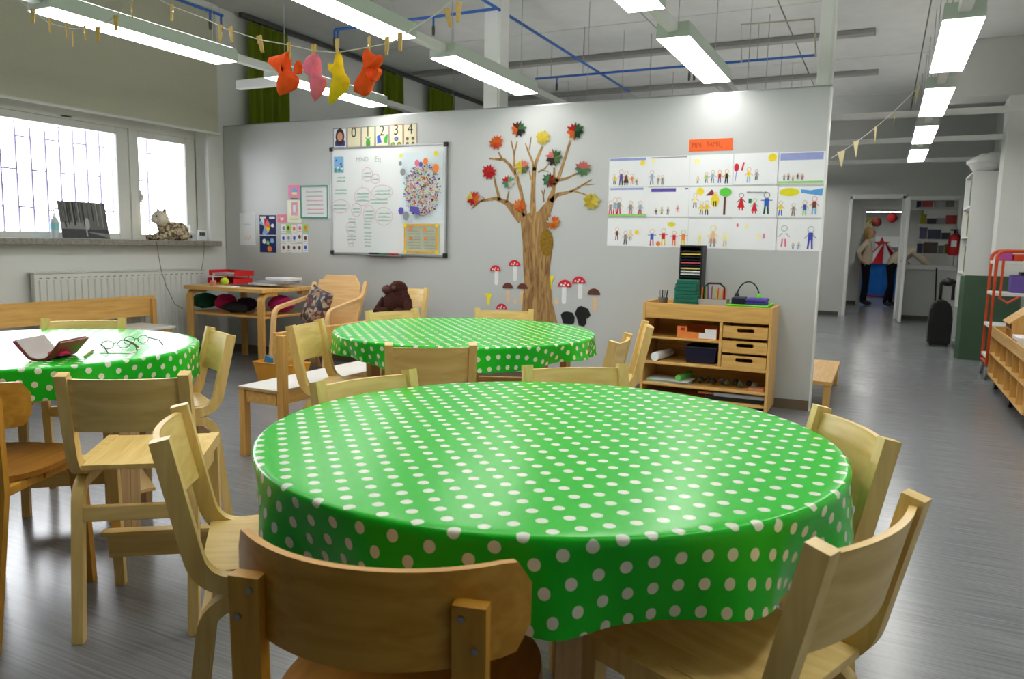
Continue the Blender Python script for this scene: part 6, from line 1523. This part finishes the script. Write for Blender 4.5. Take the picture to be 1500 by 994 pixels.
# shelves behind the glass
YS = 15.35
for k, (py, items) in enumerate(((303, [(1346, 5, (30, 40, 90), 14), (1357, 12, (210, 80, 80), 15), (1372, 12, (200, 204, 206), 11), (1389, 8, (150, 150, 146), 11)]),
                                 (328, [(1352, 7, (190, 184, 60), 12), (1357, 10, (40, 42, 60), 7), (1367, 8, (190, 192, 196), 8), (1388, 26, (196, 50, 36), 11)]),
                                 (350, [(1352, 8, (96, 92, 130), 14), (1368, 14, (60, 58, 96), 12), (1376, 9, (40, 40, 60), 8), (1383, 20, (224, 204, 30), 6)]),
                                 (371, [(1347, 6, (50, 60, 90), 12), (1358, 15, (70, 60, 60), 14), (1372, 6, (120, 120, 116), 10), (1383, 12, (140, 110, 50), 12)]))):
    zq = onY(1370, py, YS).z; xa, xb = onY(1345, py, YS).x, XR
    t = thing('wall_shelf', '%s white wall shelf behind the glazed panel' % ('topmost', 'second', 'third', 'lowest')[k], 'shelf', (xb, YS + .15, zq), 0, 'shelves behind the glazed panel')
    bm = B(); box(bm, xa - xb, 0, -.15, .15, -.03, 0, .003); obj('board', bm, WHITE, t)
    bm = B(); box(bm, -.35, -.32, -.12, .12, -.09, -.03, .002); obj('bracket', bm, WHITE, t)
    last = -9.0
    for q_, (px, wpx, col, hpx) in enumerate(items):
        xx = onY(px, py, YS).x; w_ = wpx * .0142 / 2; w_ = min(w_, .12); xx = max(xx, last + w_ + .012); last = xx + w_ + .005; h_ = hpx * .0142
        t2 = thing('storage_box', {0: 'box', 1: 'box', 2: 'box', 3: 'box'}[0], 'box', (xx, YS + .12, zq))
        name = {(30, 40, 90): 'navy', (210, 80, 80): 'salmon red', (200, 204, 206): 'pale grey', (150, 150, 146): 'mid grey', (190, 184, 60): 'olive yellow', (40, 42, 60): 'near black', (190, 192, 196): 'light grey', (196, 50, 36): 'long red', (96, 92, 130): 'lilac grey', (60, 58, 96): 'indigo', (40, 40, 60): 'dark slate', (224, 204, 30): 'bright yellow', (50, 60, 90): 'slate blue', (70, 60, 60): 'brown black', (120, 120, 116): 'small grey', (140, 110, 50): 'ochre'}[col]
        t2['label'] = name + ' storage box on the %s shelf behind the glazed panel' % ('topmost', 'second', 'third', 'lowest')[k]
        bm = B(); box(bm, -w_, w_, -.1, .1, 0.0005, h_ * .8, .006); obj('body', bm, ink(*col), t2)
        bm = B(); box(bm, -w_ - .004, w_ + .004, -.104, .104, h_ * .8 + .0005, h_, .004); obj('lid', bm, ink(*col), t2)
# vestibule bits
for z, lab in ((1.42, 'upper'), (1.24, 'lower')):
    bm = B(); box(bm, -.62, -.54, Y2 - .014, Y2, z - .04, z + .04, .004); tag(obj('light_switch', bm, WHITE), lab + ' white switch plate beside the inner doorway', 'switch')
# play tent in the last room
TN = Vector((-.02, 22.3, 0))
t = thing('play_tent', 'blue play tent with a red and white striped roof and red star', 'tent', TN)
bm = B(); h0 = .86
lathe(bm, [(.62, 0), (.62, h0)], 8); obj('tent_wall', bm, pmat('blue_tent_cloth', (30, 110, 200), 0.7, 0.3, 0.1, 4), t)
for k in range(16):
    a0, a1 = 2 * math.pi * k / 16, 2 * math.pi * (k + 1) / 16
    bm = B(); v = [bm.verts.new((.66 * math.cos(a0), .66 * math.sin(a0), h0)), bm.verts.new((.66 * math.cos(a1), .66 * math.sin(a1), h0)), bm.verts.new((.03 * math.cos(a1), .03 * math.sin(a1), 1.4)), bm.verts.new((.03 * math.cos(a0), .03 * math.sin(a0), 1.4))]
    bm.faces.new(v); bmesh.ops.solidify(bm, geom=bm.faces[:], thickness=.006); obj('roof_panel', bm, REDP if k % 2 else PAPER, t)
bm = B(); st = [((.2 if i % 2 == 0 else .085) * math.sin(math.pi * i / 5), (.2 if i % 2 == 0 else .085) * math.cos(math.pi * i / 5)) for i in range(10)]
prism(bm, st, -.015, .015, Matrix(((1, 0, 0, -.06), (0, 0, 1, -.05), (0, 1, 0, 1.36), (0, 0, 0, 1)))); obj('star', bm, REDP, t)
bm = B(); tube(bm, [(.62 * math.cos(a), .62 * math.sin(a), .03) for a in [2 * math.pi * i / 24 for i in range(24)]], .02, 6, 0, True); obj('hem', bm, ink(150, 30, 50), t)
for px, py, col, lab in ((1284, 325, (110, 40, 34), 'dark red paper ball hanging beyond the inner doorway'), (1307, 319, (196, 50, 52), 'bright red paper ball hanging beyond the inner doorway')):
    p = onY(px, py, 21.6); bm = B(); blob(bm, p, (.12, .12, .12), 12, None, 0, .2, px); o = tag(thing('paper_ball', lab, 'paper ball', p), lab, 'paper ball'); m_ = obj('ball', bm, ink(*col), o, True); m_.matrix_parent_inverse = Matrix.Translation(-p)
    bm = B(); tube(bm, [p + Vector((0, 0, .11)), (p.x, p.y, ZC - .001)], .004, 6); m_ = obj('string', bm, METAL, o); m_.matrix_parent_inverse = Matrix.Translation(-p)
def wsheet(px0, py0, px1, py1, y, base):
    a, b = onY(px0, py0, y), onY(px1, py1, y); return Pad(b.x - a.x, a.z - b.z, base, wallM(a.x, b.z, y))
p = wsheet(1262, 319, 1278, 330, 25.99, ink(216, 210, 110))
p.stroke([(.1, .05), (.2, .18)], .03, BLU); p.stroke([(.25, .05), (.33, .18)], .03, BLU); tag(p.done('poster'), 'yellow poster with blue marks on the last wall', 'poster')
p = wsheet(1262, 331, 1277, 342, 25.99, PAPER); p.scrib(.05, .1, .2, .03, GRY, lw=.006); tag(p.done('poster'), 'white paper below the yellow poster on the last wall', 'poster')
bm = B(); a, b = onY(1283, 346, 25.9), onY(1320, 362, 25.9); box(bm, a.x, b.x, 25.85, 25.99, b.z, a.z, .005); tag(obj('white_panel', bm, WHITE), 'white panel low on the last wall behind the tent', 'panel')

# ================================================================== two people
SKIN = pmat('skin', (214, 160, 132), 0.55, 0.35, 0.04, 20); HAIR = pmat('blond_hair', (190, 156, 96), 0.6, 0.3, 0.2, 40, stretch=(1, 1, .2))
KNIT = pmat('beige_knit', (204, 190, 164), 0.95, 0.2, 0.08, 60, bump=.5); TROU = pmat('black_trousers', (24, 24, 32), 0.9, 0.2, 0.1, 20); SHOE = pmat('black_shoes', (18, 18, 20), 0.5)
def person(lab, loc, rz, J, E, hands, zoneh, headc, headdir, hair_long):
    t = thing('person', lab, 'person', loc, rz)
    bm = B(); lay = bm.verts.layers.skin.verify(); vs = {k: bm.verts.new(v[:3]) for k, v in J.items()}
    for a, b in E: bm.edges.new((vs[a], vs[b]))
    for k, v in J.items():
        vs[k][lay].radius = (v[3], v[4] if len(v) > 4 else v[3]); vs[k][lay].use_root = (k == 'pelvis')
    me = bpy.data.meshes.new('body'); bm.to_mesh(me); bm.free()
    o = bpy.data.objects.new('body_tmp', me); link(o)
    o.modifiers.new('skin', 'SKIN'); s_ = o.modifiers.new('sub', 'SUBSURF'); s_.levels = 2; s_.render_levels = 2
    dg = bpy.context.evaluated_depsgraph_get(); m2 = bpy.data.meshes.new_from_object(o.evaluated_get(dg)); bpy.data.objects.remove(o)
    bm = B(); bm.from_mesh(m2); bpy.data.meshes.remove(m2)
    # head with face
    hc = Vector(headc); rot = Vector((1, 0, 0)).rotation_difference(Vector(headdir)).to_matrix().to_4x4()
    start = set(bm.faces)
    blob(bm, hc, (.095, .075, .115), 18, rot)
    blob(bm, hc + rot @ Vector((.035, 0, -.05)), (.06, .055, .06), 12, rot)
    tube(bm, [hc + rot @ Vector((.09, 0, .03)), hc + rot @ Vector((.118, 0, -.01)), hc + rot @ Vector((.088, 0, -.018))], [.008, .014, .008], 8)
    for s in (-1, 1): blob(bm, hc + rot @ Vector((-.005, s * .076, 0)), (.018, .01, .03), 8, rot)
    head_f = [f for f in bm.faces if f not in start]; start = set(bm.faces)
    for s in (-1, 1): blob(bm, hc + rot @ Vector((.086, s * .03, .02)), (.008, .012, .008), 8, rot)
    eye_f = [f for f in bm.faces if f not in start]; start = set(bm.faces)
    blob(bm, hc + rot @ Vector((.09, 0, -.055)), (.008, .024, .007), 8, rot)
    lip_f = [f for f in bm.faces if f not in start]; start = set(bm.faces)
    for hp, hd, side in hands:                                   # five fingers on each hand
        hp = Vector(hp); hd = Vector(hd).normalized(); lat = hd.cross(Vector((0, 0, 1)))
        lat = lat.normalized() if lat.length > .01 else Vector((0, 1, 0)); cur = lat.cross(hd)
        for i, L in enumerate((.062, .072, .068, .054)):
            b0 = hp + lat * (i - 1.5) * .019; tube(bm, [b0, b0 + hd * L * .55, b0 + hd * L * .9 - cur * .018], [.009, .0085, .006], 7)
        b0 = hp - hd * .03 + lat * side * .034; tube(bm, [b0, b0 + lat * side * .028 + hd * .02, b0 + lat * side * .034 + hd * .045], [.011, .01, .007], 7)
    fin_f = [f for f in bm.faces if f not in start]
    special = set(head_f) | set(eye_f) | set(lip_f) | set(fin_f)
    for f in bm.faces:
        if f in special: continue
        f.material_index = zoneh(f.calc_center_median())
    for f in head_f + fin_f: f.material_index = 0
    for f in eye_f: f.material_index = 3
    for f in lip_f: f.material_index = 4
    b_ = obj('body', bm, [SKIN, KNIT, TROU, SHOE, ink(176, 92, 84)], t, True)
    bm = B(); blob(bm, hc + rot @ Vector((-.038, 0, .03)), (.086, .088, .102), 18, rot, 0, .06, 2)
    if hair_long:
        for s in (-1, 1): tube(bm, [hc + Vector((-.01, s * .07, .03)), hc + Vector((-.03, s * .078, -.09)), hc + Vector((-.02, s * .075, -.2))], [.035, .042, .02], 8)
        blob(bm, hc + Vector((-.06, 0, -.09)), (.05, .08, .13), 12)
    obj('hair', bm, HAIR, t, True)
J = {'pelvis': (0, 0, .93, .15, .125), 'waist': (0, 0, 1.06, .145, .12), 'chest': (.005, 0, 1.24, .16, .125), 'neckb': (0, 0, 1.41, .07), 'neck': (.015, 0, 1.47, .05)}
E = [('pelvis', 'waist'), ('waist', 'chest'), ('chest', 'neckb'), ('neckb', 'neck')]
for s, n in ((-1, 'r'), (1, 'l')):
    J.update({'hip' + n: (0, s * .085, .86, .1), 'kn' + n: (.02, s * .095, .48, .07), 'an' + n: (-.015 + .02 * s, s * .1, .075, .048), 'to' + n: (.15 + .02 * s, s * .11, .035, .036),
              'sh' + n: (-.01, s * .165, 1.36, .072), 'el' + n: (-.17, s * .215, 1.13, .056), 'wr' + n: (-.1, s * .17, .98, .038), 'ha' + n: (-.06, s * .16, .94, .034)})
    E += [('pelvis', 'hip' + n), ('hip' + n, 'kn' + n), ('kn' + n, 'an' + n), ('an' + n, 'to' + n), ('chest', 'sh' + n), ('sh' + n, 'el' + n), ('el' + n, 'wr' + n), ('wr' + n, 'ha' + n)]
def z1(c):
    if c.z < .085: return 3
    if any((c - Vector((-.06, s * .16, .94))).length < .055 for s in (-1, 1)): return 0
    if c.z > 1.455: return 0
    return 1 if c.z > .9 else 2
person('person with shoulder length blond hair, beige jumper and black trousers, hands on hips', fl(1264, 447), 0, J, E, [((-.04, s * .155, .92), (.5, -s * .1, -.8), s) for s in (-1, 1)], z1, (.035, 0, 1.565), (1, 0, .02), True)
J = {'pelvis': (0, 0, .92, .15, .125), 'waist': (.09, 0, 1.05, .17, .16), 'chest': (.3, 0, 1.19, .19, .17), 'neckb': (.5, 0, 1.24, .075), 'neck': (.56, 0, 1.25, .05)}
E = [('pelvis', 'waist'), ('waist', 'chest'), ('chest', 'neckb'), ('neckb', 'neck')]
for s, n in ((-1, 'r'), (1, 'l')):
    J.update({'hip' + n: (.0, s * .085, .85, .1), 'kn' + n: (.03, s * .1, .47, .068), 'an' + n: (-.02 + .06 * s, s * .105, .075, .046), 'to' + n: (.14 + .06 * s, s * .11, .035, .035),
              'sh' + n: (.42, s * .17, 1.18, .085), 'el' + n: (.6, s * .19, 1.0, .064), 'wr' + n: (.76, s * .14, .88, .037), 'ha' + n: (.81, s * .13, .86, .034)})
    E += [('pelvis', 'hip' + n), ('hip' + n, 'kn' + n), ('kn' + n, 'an' + n), ('an' + n, 'to' + n), ('chest', 'sh' + n), ('sh' + n, 'el' + n), ('el' + n, 'wr' + n), ('wr' + n, 'ha' + n)]
def z2(c):
    if c.z < .085: return 3
    if c.x > .77: return 0
    if c.x > .535 and c.z > 1.12: return 0
    return 1 if c.z > .93 or (c.x > .2 and c.z > .7) else 2
person('person in beige jumper and black trousers bending forward behind the open door leaf', fl(1300, 449), 0, J, E, [((.83, s * .125, .855), (.9, 0, -.3), s) for s in (-1, 1)], z2, (.66, 0, 1.25), (.75, 0, -.66), False)
bm = B(); box(bm, .42 + .3, 1.35, 17.7, 18.35, .76, .79, .003)
t = thing('side_counter', 'counter in the vestibule under the leaning person', 'counter', (1.1, 18.02, 0)); o = obj('worktop', bm, WHITE, t); o.matrix_parent_inverse = Matrix.Translation((-1.1, -18.02, 0))
for x in (.78, 1.3):
    for y in (17.76, 18.3):
        bm = B(); box(bm, x - 1.1 - .02, x - 1.1 + .02, y - 18.02 - .02, y - 18.02 + .02, 0, .759, .002); obj('leg', bm, METAL, t)
